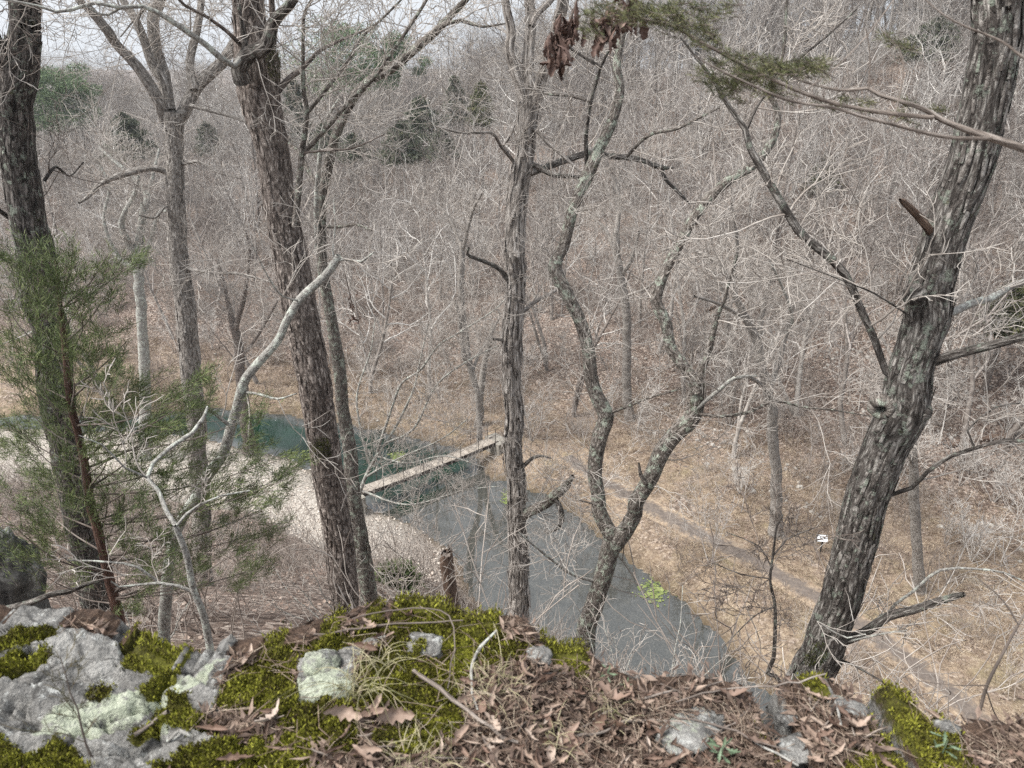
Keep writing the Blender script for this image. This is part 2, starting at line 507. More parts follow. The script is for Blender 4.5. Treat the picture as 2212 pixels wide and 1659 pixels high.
def ground_mat():
    m, n, l, b = new_mat('leaf_litter_ground')
    k = NB(n, l)
    p = k.pos()
    cell = k.voro(p, 9.0, 'Color')
    sep = n.new('ShaderNodeSeparateColor'); l.new(cell, sep.inputs[0])
    litter = k.ramp(sep.outputs[0], [(0.0, (0.06, 0.043, 0.035)), (0.35, (0.135, 0.10, 0.082)), (0.7, (0.235, 0.182, 0.15)), (1.0, (0.48, 0.415, 0.36))])
    big = k.noise(p, 0.35, 5, 0.65)
    litter = k.mix(k.ramp(big, [(0.35, 0.0), (0.65, 0.55)]), litter, k.mix(1.0, litter, (0.62, 0.56, 0.54), 'MULTIPLY'))
    straw = k.ramp(k.noise(p, 6.0, 5, 0.75), [(0.3, (0.16, 0.11, 0.08)), (0.5, (0.30, 0.23, 0.165)), (0.7, (0.46, 0.38, 0.28))])
    straw = k.mix(k.ramp(k.noise(p, 0.5, 3), [(0.52, 0.0), (0.70, 0.45)]), straw, (0.20, 0.18, 0.085))
    fm = k.math('MULTIPLY', k.attr('flat', 'Fac'), k.ramp(k.noise(p, 0.7, 5, 0.75), [(0.36, 0.1), (0.58, 1.0)]))
    c = k.mix(fm, litter, straw)
    grav = k.ramp(k.voro(p, 7.0, 'Distance'), [(0.0, (0.55, 0.51, 0.46)), (0.6, (0.38, 0.345, 0.305)), (1.0, (0.20, 0.175, 0.15))])
    c = k.mix(k.attr('beach', 'Fac'), c, grav)
    stones = k.ramp(k.voro(p, 2.2, 'Distance'), [(0.12, 1.0), (0.2, 0.0)])
    sm = k.math('MULTIPLY', stones, k.math('MULTIPLY', k.attr('rocky', 'Fac'), k.ramp(k.noise(p, 0.7, 3), [(0.42, 0.0), (0.6, 1.0)])))
    c = k.mix(sm, c, (0.50, 0.49, 0.46))
    c = k.mix(k.attr('wet', 'Fac'), c, (0.10, 0.075, 0.045))
    l.new(c, b.inputs['Base Color'])
    h = k.math('ADD', k.noise(p, 6, 5, 0.7), k.math('MULTIPLY', sep.outputs[1], 0.5))
    l.new(k.bump(h, 1.0, 0.12), b.inputs['Normal'])
    return m
M_GROUND = ground_mat()
o = link('valley_ground', mesh_np('valley_ground', np.stack([XX, YY, ZZ], -1).reshape(-1, 3), quads=quads, mat=M_GROUND,
         attrs={'flat': flat.ravel(), 'beach': beachm.ravel(), 'rocky': np.clip(rocky, 0, 1).ravel(), 'wet': wet.ravel()}))
tag(o, 'leaf strewn valley floor and wooded hillside', kind='structure')

def tz(x, y): return float(terrain(np.array([x]), np.array([y]))[0])

# water: one sheet following the creek
def water_mat():
    m, n, l, b = new_mat('creek_water')
    k = NB(n, l)
    p = k.pos()
    deep = k.attr('deep', 'Fac')
    bed = k.ramp(k.math('ADD', k.math('MULTIPLY', k.noise(p, 1.6, 5, 0.7), 0.35), k.math('MULTIPLY', k.noise(p, 11.0, 4, 0.7), 0.65)), [(0.36, (0.022, 0.023, 0.020)), (0.5, (0.045, 0.046, 0.041)), (0.64, (0.085, 0.083, 0.073))])
    green = k.ramp(k.noise(p, 0.35, 2), [(0.3, (0.002, 0.013, 0.007)), (0.7, (0.003, 0.024, 0.012))])
    l.new(k.mix(deep, bed, green), b.inputs['Base Color'])
    b.inputs['Roughness'].default_value = 0.015
    l.new(k.math('MULTIPLY_ADD', deep, -0.55, 1.92), b.inputs['IOR'])
    b.inputs['Specular IOR Level'].default_value = 0.5
    rip = k.noise(k.mapv(p, (1, 1.6, 1)), 3.5, 3, 0.5, 0.4)
    l.new(k.bump(rip, 0.02, 0.05), b.inputs['Normal'])
    return m
wx = nonuni([(-70, -30, 2), (-30, 14, 0.4), (14, 40, 1.5)])
wt = np.linspace(0, 1, 40)
WX, WT = np.meshgrid(wx, wt)
WY = (ynear(WX) - 0.6) * (1 - WT) + (yfar(WX) + 0.6) * WT
wd = np.minimum(seg_dist(WX, WY, NEARB), seg_dist(WX, WY, FARB))
deepv = smooth((wd - 0.1) / 1.2) * smooth((WY - (32.6 + 0.95 * (WX + 6.7)) + 1.6 * fbm(xy0(WX, WY, 0.5), 3)) / 1.6)
wi = np.arange(WX.size).reshape(WX.shape)
wq = np.stack([wi[:-1, :-1], wi[:-1, 1:], wi[1:, 1:], wi[1:, :-1]], -1).reshape(-1, 4)
o = link('creek_water', mesh_np('creek_water', np.stack([WX, WY, np.zeros_like(WX)], -1).reshape(-1, 3), quads=wq, mat=water_mat(), attrs={'deep': deepv.ravel()}))
tag(o, 'still green and grey creek reflecting the bare trees', kind='structure')

# footpath draped over the flat
pp, _ = spline(np.c_[PATH, np.zeros(len(PATH))], np.zeros(len(PATH)), 0.35)
tg = norm(np.gradient(pp[:, :2], axis=0))
nr = np.stack([-tg[:, 1], tg[:, 0]], -1)
ww = 0.78 + 0.12 * fbm(xy0(np.arange(len(pp)) * 0.3, 0.0), 3)
cols_ = np.linspace(-1, 1, 7)
PX = pp[:, 0:1] + nr[:, 0:1] * ww[:, None] * cols_; PY = pp[:, 1:2] + nr[:, 1:2] * ww[:, None] * cols_
edge_n = 0.16 * fbm(np.stack([PX * 1.5, PY * 1.5, PX * 0], -1), 2) * np.abs(cols_)
PX = PX + nr[:, 0:1] * edge_n; PY = PY + nr[:, 1:2] * edge_n
PZ = terrain(PX, PY) + 0.05 - 0.04 * np.abs(cols_) ** 3
pi_ = np.arange(PX.size).reshape(PX.shape)
pq = np.stack([pi_[:-1, :-1], pi_[:-1, 1:], pi_[1:, 1:], pi_[1:, :-1]], -1).reshape(-1, 4)
m, n, l, b = new_mat('dark_soil_path'); k = NB(n, l)
c = k.ramp(k.noise(k.pos(), 5, 6, 0.7), [(0.3, (0.09, 0.075, 0.066)), (0.6, (0.155, 0.13, 0.113)), (0.8, (0.26, 0.21, 0.16))])
eg = k.math('ADD', k.attr('edge', 'Fac'), k.math('MULTIPLY', k.math('SUBTRACT', k.noise(k.pos(), 2.2, 5, 0.75), 0.5), 2.4))
tanc = k.ramp(k.noise(k.pos(), 6.0, 5, 0.75), [(0.3, (0.16, 0.11, 0.08)), (0.5, (0.30, 0.23, 0.165)), (0.7, (0.46, 0.38, 0.28))])
c = k.mix(k.ramp(eg, [(0.35, 0.0), (0.95, 1.0)]), c, tanc)
lf = k.ramp(k.voro(k.pos(), 7, 'Distance'), [(0.10, 1.0), (0.16, 0.0)])
c = k.mix(k.math('MULTIPLY', lf, k.ramp(k.noise(k.pos(), 0.9, 3), [(0.45, 0.0), (0.6, 0.9)])), c, (0.36, 0.27, 0.18))
l.new(c, b.inputs['Base Color'])
o = link('dirt_path', mesh_np('dirt_path', np.stack([PX, PY, PZ], -1).reshape(-1, 3), quads=pq, mat=m, attrs={'edge': np.broadcast_to(np.abs(cols_), PX.shape).ravel()}))
tag(o, 'dark trodden path across the straw coloured flat', kind='structure')

# thin winter haze over the valley
HV = np.array([(x, y, z) for x in (-920, 920) for y in (-320, 1230) for z in (float(ZZ.min()) - 1.0, 52.0)], float)
HQ = np.array([(0, 1, 3, 2), (4, 6, 7, 5), (0, 4, 5, 1), (2, 3, 7, 6), (0, 2, 6, 4), (1, 5, 7, 3)])
m = bpy.data.materials.new('pale_haze'); m.use_nodes = True
m.node_tree.nodes.clear()
pv = m.node_tree.nodes.new('ShaderNodeVolumePrincipled')
pv.inputs['Color'].default_value = (0.88, 0.91, 0.95, 1)
pv.inputs['Density'].default_value = 0.0004
pv.inputs['Anisotropy'].default_value = 0.2
mo_ = m.node_tree.nodes.new('ShaderNodeOutputMaterial')
m.node_tree.links.new(pv.outputs[0], mo_.inputs['Volume'])
tag(link('haze', mesh_np('haze', HV, quads=HQ, mat=m, smooth=False)), 'thin pale air between the hills', kind='stuff')

# ------------------------------------------------------------------ the ledge in front
LZ = 22.5
EDGE_PX = [(-350, 1330), (-120, 1335), (0, 1345), (90, 1362), (200, 1360), (252, 1392), (300, 1435), (370, 1452), (430, 1440), (500, 1412), (560, 1404), (640, 1388), (700, 1374), (790, 1346), (850, 1328), (930, 1330), (985, 1358), (1060, 1371), (1110, 1370), (1145, 1393), (1180, 1418), (1260, 1440), (1300, 1474), (1380, 1503), (1500, 1500), (1620, 1504), (1700, 1508), (1760, 1495), (1850, 1524), (1920, 1519), (1990, 1530), (2050, 1566), (2085, 1606), (2100, 1680), (2120, 1900), (2140, 2600)]
def ledge_lift(x):
    return np.interp(x, [-3, -1.5, -1.05, -0.8, -0.35, 0.0, 0.3, 1.0, 3], [0.16, 0.12, 0.02, 0.02, 0.06, 0.03, -0.04, -0.03, -0.05])
ex, ey = [], []
for a, bpx in EDGE_PX:
    z = LZ
    for _ in range(4):
        q = onz(a, bpx, z)
        z = LZ + float(ledge_lift(q[0]))
    ex.append(q[0]); ey.append(q[1])
ex, ey = np.array(ex), np.array(ey)
order = np.argsort(ex)
ex, ey = ex[order], ey[order]
LNX = 620
lx = np.linspace(-2.6, 1.62, LNX)
lye = np.interp(lx, ex, ey) + 0.022 * fbm(xy0(lx, 0 * lx, 9.0, 4.0), 4, 0.6)
NV, ND = 190, 46
y_lo = -0.6
v = np.linspace(0, 1, NV)
LX = np.repeat(lx[:, None], NV, 1)
LY = y_lo + (lye[:, None] - y_lo) * (1 - (1 - v[None, :]) ** 1.35)

def in_poly(px, py, poly):
    c = np.zeros(px.shape, bool)
    n = len(poly)
    for i in range(n):
        x1, y1 = poly[i]; x2, y2 = poly[(i + 1) % n]
        cond = (y1 > py) != (y2 > py)
        c ^= cond & (px < (x2 - x1) * (py - y1) / ((y2 - y1) if y2 != y1 else 1e-9) + x1)
    return c

def to_px(X, Y, Z):
    d = Y * CS - (Z - CAMZ) * SN
    u = Y * SN + (Z - CAMZ) * CS
    return 1106 + FPX * X / d, 829.5 - FPX * u / d

MOSS_POLY = [[(560, 1404), (700, 1374), (760, 1362), (740, 1385), (690, 1400), (640, 1420)], [(760, 1480), (830, 1430), (1000, 1420), (1010, 1480), (980, 1600), (900, 1640), (850, 1560), (770, 1520)], 
    [(478, 1490), (510, 1440), (560, 1405), (640, 1388), (655, 1400), (640, 1440), (640, 1500), (600, 1540), (520, 1545), (470, 1530)],
    [(690, 1372), (790, 1346), (850, 1325), (950, 1325), (990, 1356), (1080, 1366), (1150, 1390), (1160, 1422), (1100, 1440), (1020, 1470), (995, 1500), (1000, 1560), (990, 1600), (930, 1640), (830, 1650), (800, 1600), (870, 1560), (790, 1500), (770, 1470), (780, 1425), (850, 1385), (830, 1368), (760, 1392), (720, 1400)],
    [(40, 1680), (60, 1630), (110, 1600), (170, 1612), (190, 1680)], [(-60, 1425), (60, 1402), (125, 1410), (80, 1440), (0, 1472), (-60, 1480)],
    [(-60, 1380), (50, 1360), (135, 1366), (125, 1385), (30, 1400), (-60, 1405)],
    [(275, 1588), (330, 1548), (365, 1508), (410, 1498), (400, 1520), (440, 1548), (470, 1585), (420, 1590), (350, 1575), (300, 1602)],
    [(180, 1500), (215, 1485), (250, 1490), (240, 1510), (190, 1515)], [(300, 1480), (350, 1450), (400, 1440), (360, 1475), (310, 1500)],
    [(262, 1405), (310, 1402), (375, 1440), (350, 1452), (268, 1450)],
    [(1890, 1545), (1925, 1515), (1965, 1515), (2035, 1556), (2100, 1620), (2110, 1700), (1990, 1700), (1900, 1630), (1875, 1580)],
    [(1620, 1572), (1700, 1560), (1722, 1590), (1650, 1608)], [(1800, 1700), (1850, 1620), (1960, 1645), (1970, 1700)],
    [(1160, 1395), (1262, 1432), (1278, 1462), (1230, 1460), (1180, 1432)], [(330, 1650), (420, 1620), (560, 1590), (660, 1600), (690, 1700), (330, 1700)], [(1740, 1500), (1765, 1490), (1800, 1510), (1770, 1520)],
    [(-80, 1600), (0, 1590), (60, 1640), (40, 1700), (-80, 1700)], [(620, 1480), (760, 1520), (800, 1560), (760, 1640), (640, 1620), (600, 1560)]]
ROCK_POLY = [
    [(-900, 1300), (90, 1355), (258, 1390), (300, 1430), (500, 1410), (480, 1470), (470, 1530), (400, 1560), (480, 1590), (460, 1700), (-900, 1700)],
    [(640, 1400), (700, 1372), (800, 1355), (845, 1372), (770, 1425), (765, 1510), (640, 1515), (640, 1470)],
    [(880, 1375), (950, 1368), (970, 1400), (900, 1414)], [(1138, 1398), (1190, 1420), (1150, 1432)],
    [(1420, 1580), (1530, 1528), (1570, 1540), (1540, 1590), (1440, 1620)], [(1700, 1590), (1760, 1588), (1740, 1630)],
    [(1640, 1512), (1700, 1510), (1700, 1540), (1620, 1540)], [(1785, 1505), (1870, 1528), (1840, 1550), (1790, 1530)]]
LICH_POLY = [
    [(250, 1500), (400, 1455), (505, 1412), (480, 1450), (430, 1485), (330, 1530), (270, 1560), (250, 1540)],
    [(50, 1560), (120, 1520), (250, 1500), (260, 1570), (180, 1600), (60, 1600)], [(640, 1470), (700, 1440), (765, 1450), (750, 1500), (650, 1510)],
    [(660, 1440), (690, 1405), (730, 1400), (700, 1450)], [(320, 1560), (400, 1530), (420, 1560), (340, 1600)]]

def blur_mask(polys, PXl, PYl, jitter=9.0, seed=0.0):
    j1 = fbm(np.stack([PXl * 0.03, PYl * 0.045, PXl * 0 + seed], -1), 4) * jitter * 2.2
    j2 = fbm(np.stack([PXl * 0.03, PYl * 0.045, PXl * 0 + seed + 9], -1), 4) * jitter * 1.6
    mk = np.zeros(PXl.shape, bool)
    for p in polys:
        mk |= in_poly(PXl + j1, PYl + j2, p)
    mk = mk.astype(float)
    for _ in range(2):
        q = mk.copy()
        q[1:-1, 1:-1] = (mk[1:-1, 1:-1] * 2 + mk[:-2, 1:-1] + mk[2:, 1:-1] + mk[1:-1, :-2] + mk[1:-1, 2:]) / 6
        mk = q
    return mk

LZb = LZ + ledge_lift(LX)
gx, gy = to_px(LX, LY, LZb)
moss = blur_mask(MOSS_POLY, gx, gy, 6, 1.0)
rock = blur_mask(ROCK_POLY, gx, gy, 8, 5.0)
lich = blur_mask(LICH_POLY, gx, gy, 10, 8.0)
# relief: rock is broken into tilted slabs, moss swells in cushions, litter is fairly flat
warp = 0.12 * fbm(xy0(LX, LY, 4.0, 2.0), 3)
cr = np.abs(fbm(np.stack([LX * 2.2 + LY * 2.6 + warp, LY * 3.4 - LX * 2.0, LX * 0], -1), 4))
su = (LX * 1.1 + LY * 3.0 + 0.35 * fbm(xy0(LX, LY, 3.0, 7.0), 3)) * 2.2
steps = (su - np.floor(su) - 0.5) * 0.045
rockz = steps + 0.045 * fbm(xy0(LX, LY, 9.0), 5, 0.6) - 0.06 * np.exp(-(cr / 0.03) ** 2) - 0.022 * (np.abs(fbm(np.stack([LX * 5, LY * 14, LX * 0 + 4], -1), 3)) < 0.03) + 0.014 * fbm(xy0(LX, LY, 45.0), 3)
# raised block with a broken face, at the left
blk = blur_mask([[(-300, 1330), (90, 1355), (200, 1355), (262, 1400), (268, 1452), (150, 1462), (-300, 1510)]], gx, gy, 7, 3.0)
lump = np.abs(fbm(xy0(LX, LY, 22.0, 3.0), 2))
mossz = 0.035 * smooth(moss) * (0.55 + 0.9 * lump) + 0.012 * moss * fbm(xy0(LX, LY, 55.0, 1.0), 3) + 0.02 * moss * fbm(xy0(LX, LY, 8.0, 9.0), 2)
litz = 0.03 * fbm(xy0(LX, LY, 5.0, 5.0), 3) + 0.010 * fbm(xy0(LX, LY, 40.0, 5.0), 3)
LZz = LZb + rock * rockz * 0.65 + mossz + (1 - rock) * litz - 0.028 * smooth(moss) + 0.012 * smooth(blk)
# the drop beyond the edge
dd = np.linspace(0, 1, ND + 1)[1:]
outw = 0.10 * np.sin(np.minimum(dd * 8, 1) * math.pi / 2) + 0.28 * dd
down = 0.03 * np.minimum(dd * 8, 1) ** 2 + 3.4 * np.clip(dd - 0.05, 0, 1)
DX = np.repeat(lx[:, None], ND, 1)
DYn = lye[:, None] + outw[None, :]
DZn = LZz[:, -1:] - down[None, :]
cliffn = 0.10 * fbm(np.stack([DX * 3, DYn * 0 + 1, DZn * 4], -1), 4) * np.minimum(dd * 4, 1)[None, :]
DYn = DYn + cliffn
AX, AY, AZ = np.hstack([LX, DX]), np.hstack([LY, DYn]), np.hstack([LZz, DZn])
fade = np.clip(1 - dd * 9, 0, 1)[None, :]
amoss = np.hstack([moss, moss[:, -1:] * fade]); arock = np.hstack([rock, np.maximum(rock[:, -1:], 1 - fade)])
alich = np.hstack([lich, lich[:, -1:] * fade])
li_ = np.arange(AX.size).reshape(AX.shape)
lq = np.stack([li_[:-1, :-1], li_[1:, :-1], li_[1:, 1:], li_[:-1, 1:]], -1).reshape(-1, 4)

def rock_nodes(k, p):
    base = k.ramp(k.noise(p, 9, 8, 0.75), [(0.32, (0.085, 0.082, 0.078)), (0.5, (0.25, 0.243, 0.23)), (0.66, (0.47, 0.46, 0.435))])
    ck = k.math('ADD', k.voro(k.mapv(p, (6, 13, 6)), 1.0, 'Distance', 'DISTANCE_TO_EDGE'), k.math('MULTIPLY', k.noise(p, 22, 5, 0.7), 0.14))
    base = k.mix(k.ramp(ck, [(0.07, 0.85), (0.115, 0.0)]), base, (0.045, 0.043, 0.04))
    fine = k.noise(p, 90, 4, 0.7)
    base = k.mix(k.ramp(fine, [(0.35, 0.5), (0.6, 0.0)]), base, (0.09, 0.09, 0.09))
    sp = k.ramp(k.noise(p, 26, 5, 0.8), [(0.56, 0.0), (0.62, 0.75)])
    return k.mix(sp, base, (0.52, 0.53, 0.51)), fine

def ledge_mat():
    m, n, l, b = new_mat('ledge_surface')
    k = NB(n, l); p = k.pos()
    rk, fine = rock_nodes(k, p)
    lc = k.ramp(k.noise(p, 60, 4, 0.7), [(0.3, (0.22, 0.24, 0.19)), (0.5, (0.43, 0.47, 0.36)), (0.7, (0.56, 0.59, 0.48))])
    lm = k.ramp(k.math('MULTIPLY', k.attr('lichen', 'Fac'), k.noise(p, 20, 8, 0.85)), [(0.40, 0.0), (0.50, 0.92)])
    rk = k.mix(lm, rk, lc)
    soil = k.ramp(k.noise(p, 50, 6, 0.75), [(0.3, (0.03, 0.02, 0.014)), (0.5, (0.085, 0.055, 0.04)), (0.7, (0.20, 0.135, 0.095))])
    c = k.mix(k.ramp(k.math('ADD', k.attr('rock', 'Fac'), k.math('MULTIPLY', k.math('SUBTRACT', k.noise(p, 18, 4), 0.5), 0.6)), [(0.42, 0.0), (0.58, 1.0)]), soil, rk)
    mc = k.ramp(k.math('ADD', k.math('MULTIPLY', k.noise(p, 6, 3), 0.6), k.math('MULTIPLY', k.noise(p, 85, 3, 0.7), 0.4)), [(0.34, (0.03, 0.025, 0.007)), (0.5, (0.075, 0.072, 0.012)), (0.64, (0.16, 0.165, 0.022))])
    c = k.mix(k.ramp(k.math('ADD', k.attr('moss', 'Fac'), k.math('MULTIPLY', k.math('SUBTRACT', k.noise(p, 40, 4, 0.7), 0.5), 0.7)), [(0.42, 0.0), (0.56, 1.0)]), c, mc)
    l.new(c, b.inputs['Base Color'])
    h = k.math('ADD', k.math('ADD', fine, k.noise(p, 160, 3, 0.6)), k.math('MULTIPLY', k.noise(p, 28, 6, 0.75), 2.0))
    l.new(k.bump(h, 0.9, 0.012), b.inputs['Normal'])
    return m
M_LEDGE = ledge_mat()
o = link('rock_ledge', mesh_np('rock_ledge', np.stack([AX, AY, AZ], -1).reshape(-1, 3), quads=lq, mat=M_LEDGE,
         attrs={'moss': amoss.ravel(), 'rock': arock.ravel(), 'lichen': alich.ravel()}))
tag(o, 'grey rock ledge with moss cushions, pale lichen and leaf litter', kind='structure')

lsel_x, lsel_y, lsel_z = LX.ravel(), LY.ravel(), LZz.ravel()
def ledge_z(x, y):
    """height of the ledge surface (nearest grid sample)"""
    i = int(np.clip(round((x - lx[0]) / (lx[1] - lx[0])), 0, LNX - 1))
    j = int(np.argmin(np.abs(LY[i] - y)))
    return float(LZz[i, j])
def ledge_hit(px, py):
    z = LZ
    for _ in range(5):
        q = onz(px, py, z)
        z = ledge_z(q[0], q[1])
    return np.array([q[0], q[1], z])

# ------------------------------------------------------------------ growing branches
def grow(T, p, d, L, r, lev, spec, g):
    n = spec['seg'][lev]
    st = L / n
    pts = np.empty((n + 1, 3)); pts[0] = p
    wig = g.normal(0, spec['wig'][lev], (n, 3))
    tr = spec['trop'][lev]
    dirs = []
    for i in range(n):
        d = d + wig[i]
        d[2] += tr
        d = d / math.sqrt(d @ d)
        dirs.append(d)
        pts[i + 1] = pts[i] + d * st
    rmin = spec['rmin']
    rad = np.maximum(rmin, r * (1 - np.linspace(0, 1, n + 1) * spec['taper'][lev]))
    if lev >= spec['last']:
        rad[-1] = rmin * 0.5
    T.setdefault(lev, []).append((pts, rad))
    if lev >= spec['last']:
        return
    k = spec['n'][lev]
    k = int(k * g.uniform(0.75, 1.25) + 0.5)
    t0 = spec['start'][lev]
    az = g.uniform(0, 6.28)
    for j in range(k):
        t = t0 + (1 - t0) * (j + g.uniform(0.2, 1.0)) / k
        t = min(t, 0.999)
        f = t * n
        i = int(f)
        q = pts[i] + (pts[i + 1] - pts[i]) * (f - i)
        az += 2.4 + g.normal(0, 0.5)
        a = spec['ang'][lev] * g.uniform(0.7, 1.3)
        ax = dirs[i]
        u = np.cross(ax, (0.3, 0.5, 0.81)); u /= math.sqrt(u @ u) + 1e-9
        w = np.cross(ax, u)
        nd = ax * math.cos(a) + math.sin(a) * (u * math.cos(az) + w * math.sin(az))
        LL = L * spec['ratio'][lev] * (1 - spec['short'][lev] * t) * g.uniform(0.65, 1.3)
        rr = max(rmin, (r * (1 - t * spec['taper'][lev])) * spec['rr'][lev])
        grow(T, q, nd, LL, rr, lev + 1, spec, g)

SPEC_TREE = dict(seg=[9, 7, 5, 4], wig=[0.07, 0.18, 0.17, 0.18], trop=[0.05, 0.07, 0.03, 0.02], taper=[0.75, 0.85, 0.8, 0.6],
                 n=[10, 8, 5], start=[0.34, 0.15, 0.1], ang=[0.85, 0.8, 0.8], ratio=[0.58, 0.50, 0.50], short=[0.55, 0.4, 0.4], rr=[0.62, 0.62, 0.55], rmin=0.010, last=3)
SPEC_SAP = dict(seg=[8, 6, 4], wig=[0.09, 0.16, 0.18], trop=[0.06, 0.06, 0.02], taper=[0.85, 0.8, 0.6], n=[14, 8], start=[0.25, 0.12], ang=[0.8, 0.8],
                ratio=[0.42, 0.45], short=[0.5, 0.4], rr=[0.5, 0.6], rmin=0.009, last=2)

def tree_proto(seed, H, r, spec=SPEC_TREE, lean=0.1, fork=0, rmin=None, **kw):
    g = np.random.default_rng(seed)
    sp = dict(spec, **kw)
    if rmin: sp['rmin'] = rmin
    T = {}
    d = np.array([g.normal(0, lean), g.normal(0, lean), 1.0]); d /= np.linalg.norm(d)
    grow(T, np.array([0, 0, -0.3]), d, H, r, 0, sp, g)
    if fork:
        for _ in range(fork):
            d = np.array([g.normal(0, 0.35), g.normal(0, 0.35), 1.0]); d /= np.linalg.norm(d)
            grow(T, np.array([0, 0, -0.2]) + d * H * 0.05, d, H * g.uniform(0.6, 0.95), r * 0.75, 0, sp, g)
    return T

# foliage strands: thin blades around given points
def blades(P, D, L, W, g):
    """P base points, D directions, L lengths, W widths -> tris for kite-shaped blades"""
    n = len(P)
    s = norm(np.cross(D, g.normal(0, 1, (n, 3))))
    mid = P + D * (L * 0.55)[:, None]
    tip = P + D * L[:, None] + g.normal(0, 0.12, (n, 3)) * L[:, None]
    V = np.stack([P, mid + s * W[:, None] * 0.5, tip, mid - s * W[:, None] * 0.5], 1).reshape(-1, 3)
    Q = np.arange(4 * n).reshape(n, 4)
    var = np.repeat(g.uniform(0, 1, n), 4)
    return V, Q, var

# ------------------------------------------------------------------ named trees near the ledge
NEAR_TWIG = dict(seg=[0, 7, 5, 4], wig=[0, 0.16, 0.17, 0.18], trop=[0, 0.03, 0.02, 0.02], taper=[0, 0.8, 0.75, 0.6], n=[0, 6, 5], start=[0, 0.15, 0.12], ang=[0, 0.8, 0.8],
                 ratio=[0, 0.55, 0.55], short=[0, 0.4, 0.4], rr=[0, 0.6, 0.65], rmin=0.0028, last=3)

def px_line(pts, Y, dY=0.0):
    P, R = [], []
    n = len(pts)
    for i, (a, bb, w) in enumerate(pts):
        q = at(a, bb, Y + dY * i / max(1, n - 1))
        P.append(q); R.append(0.5 * w / FPX * depth(q))
    return np.array(P), np.array(R)

def bark_surface(P, R, sides, amp, ks, kv, seed, ring_step=0.05):
    """A trunk as a displaced tube: furrows run along the stem."""
    P, R = spline(P, R, ring_step)
    wob = np.stack([fbm(np.stack([np.arange(len(P)) * 0.07, np.zeros(len(P)) + seed + s, np.zeros(len(P))], -1), 3) for s in (0, 5, 9)], -1)
    P = P + wob * R[:, None] * 0.35
    v, q, bk = tubes([(P, R)], sides)
    n = len(P)
    ang = np.tile(np.arange(sides) * 2 * math.pi / sides, n)
    al = bk[:, 2]
    rr = np.repeat(R, sides)
    cc = np.repeat(P, sides, 0)
    nn = np.stack([np.cos(ang) * ks, np.sin(ang) * ks, al * kv + seed], -1)
    d1 = fbm(nn, 4)
    d2 = np.abs(fbm(nn * 2.1 + 3.0, 3))
    low = fbm(np.stack([np.cos(ang) * 1.0, np.sin(ang) * 1.0, al * 1.3 + seed], -1), 2)
    disp = amp * (0.8 * d1 + 0.9 * (d2 - 0.25)) + 0.10 * low
    v = v + (v - cc) * disp[:, None]
    return v, q, bk, P, R

def near_tree(name, label, Y, trunk, limbs, mat, limbmat=None, twigmat=None, seed=1, amp=0.10, ks=3.2, kv=1.6, sides=30, twig=1.0, twlen=1.0, group=None, cat='tree', root_down=True, top_up=0.0, plates=0, cap=False):
    g = np.random.default_rng(seed)
    limbmat = limbmat or mat; twigmat = twigmat or M_TWIG
    P, R = px_line(trunk, Y)
    if root_down:
        p = P[-1]; d = norm(P[-1] - P[-2])
        z1 = tz(p[0], p[1]) - 0.4
        if p[2] > z1 + 0.1:
            hgt = p[2] - z1
            dx = d[0] / max(0.2, -d[2]) * hgt * 0.5
            P = np.vstack([P, [p[0] + dx * 0.5, p[1], p[2] - hgt * 0.6], [p[0] + dx, p[1], z1]])
            R = np.concatenate([R, [R[-1] * 1.08, R[-1] * 1.5]])
    if top_up:
        d = norm(P[0] - P[1])
        P = np.vstack([P[0] + d * top_up, P]); R = np.concatenate([[R[0] * 0.8], R])
    root = thing(name, label, cat, tuple(P[-1]), group)
    inv = -P[-1]
    v, q, bk, PP, RR = bark_surface(P, R, sides, amp, ks, kv, seed * 3.1)
    tr = link('trunk', mesh_np(name + '_trunk', v + inv, quads=q, mat=mat, attrs={'bark': bk}), root)
    tw = {}
    axes = []
    for L in limbs:
        pts, dY = L[0], L[1]
        opt = L[2] if len(L) > 2 else {}
        lp, lr = px_line(pts, Y + opt.get('Y', 0.0), dY)
        if lp.shape[0] < 2: continue
        big = lr.max() > 0.03
        v, q, bk, SP, SR = bark_surface(lp, lr, 16 if big else 8, amp * 0.8, ks * 0.8, kv * 1.5, seed + len(axes), 0.06 if big else 0.08)
        link('limb' if big else 'branch', mesh_np(name + '_limb', v + inv, quads=q, mat=opt.get('mat', limbmat), attrs={'bark': bk}), root)
        axes.append((SP, SR, opt.get('tw', 1.0)))
    # twigs along every limb
    for SP, SR, k in axes:
        ln = np.linalg.norm(np.diff(SP, axis=0), axis=1).sum()
        cnt = int(ln * 5.0 * twig * k + 0.5)
        for _ in range(cnt):
            i = int(g.uniform(0.12, 1.0) * (len(SP) - 2))
            ax = norm(SP[i + 1] - SP[i])
            rv = g.normal(0, 1, 3); rv[2] += 0.25
            rv = norm(rv - ax * (rv @ ax))
            d = norm(rv * 0.85 + ax * 0.5)
            grow(tw, SP[i], d, g.uniform(0.4, 1.3) * twlen, min(SR[i] * 0.45, g.uniform(0.004, 0.009)), 1, NEAR_TWIG, g)
    if tw:
        me = tube_mesh(name + '_twigs', [([(p + inv, r) for p, r in tw.get(1, [])], 5), ([(p + inv, r) for lv in (2, 3) for p, r in tw.get(lv, [])], 3)], twigmat)
        o = link('crown', me, root)
    return root, tr, PP, RR, inv

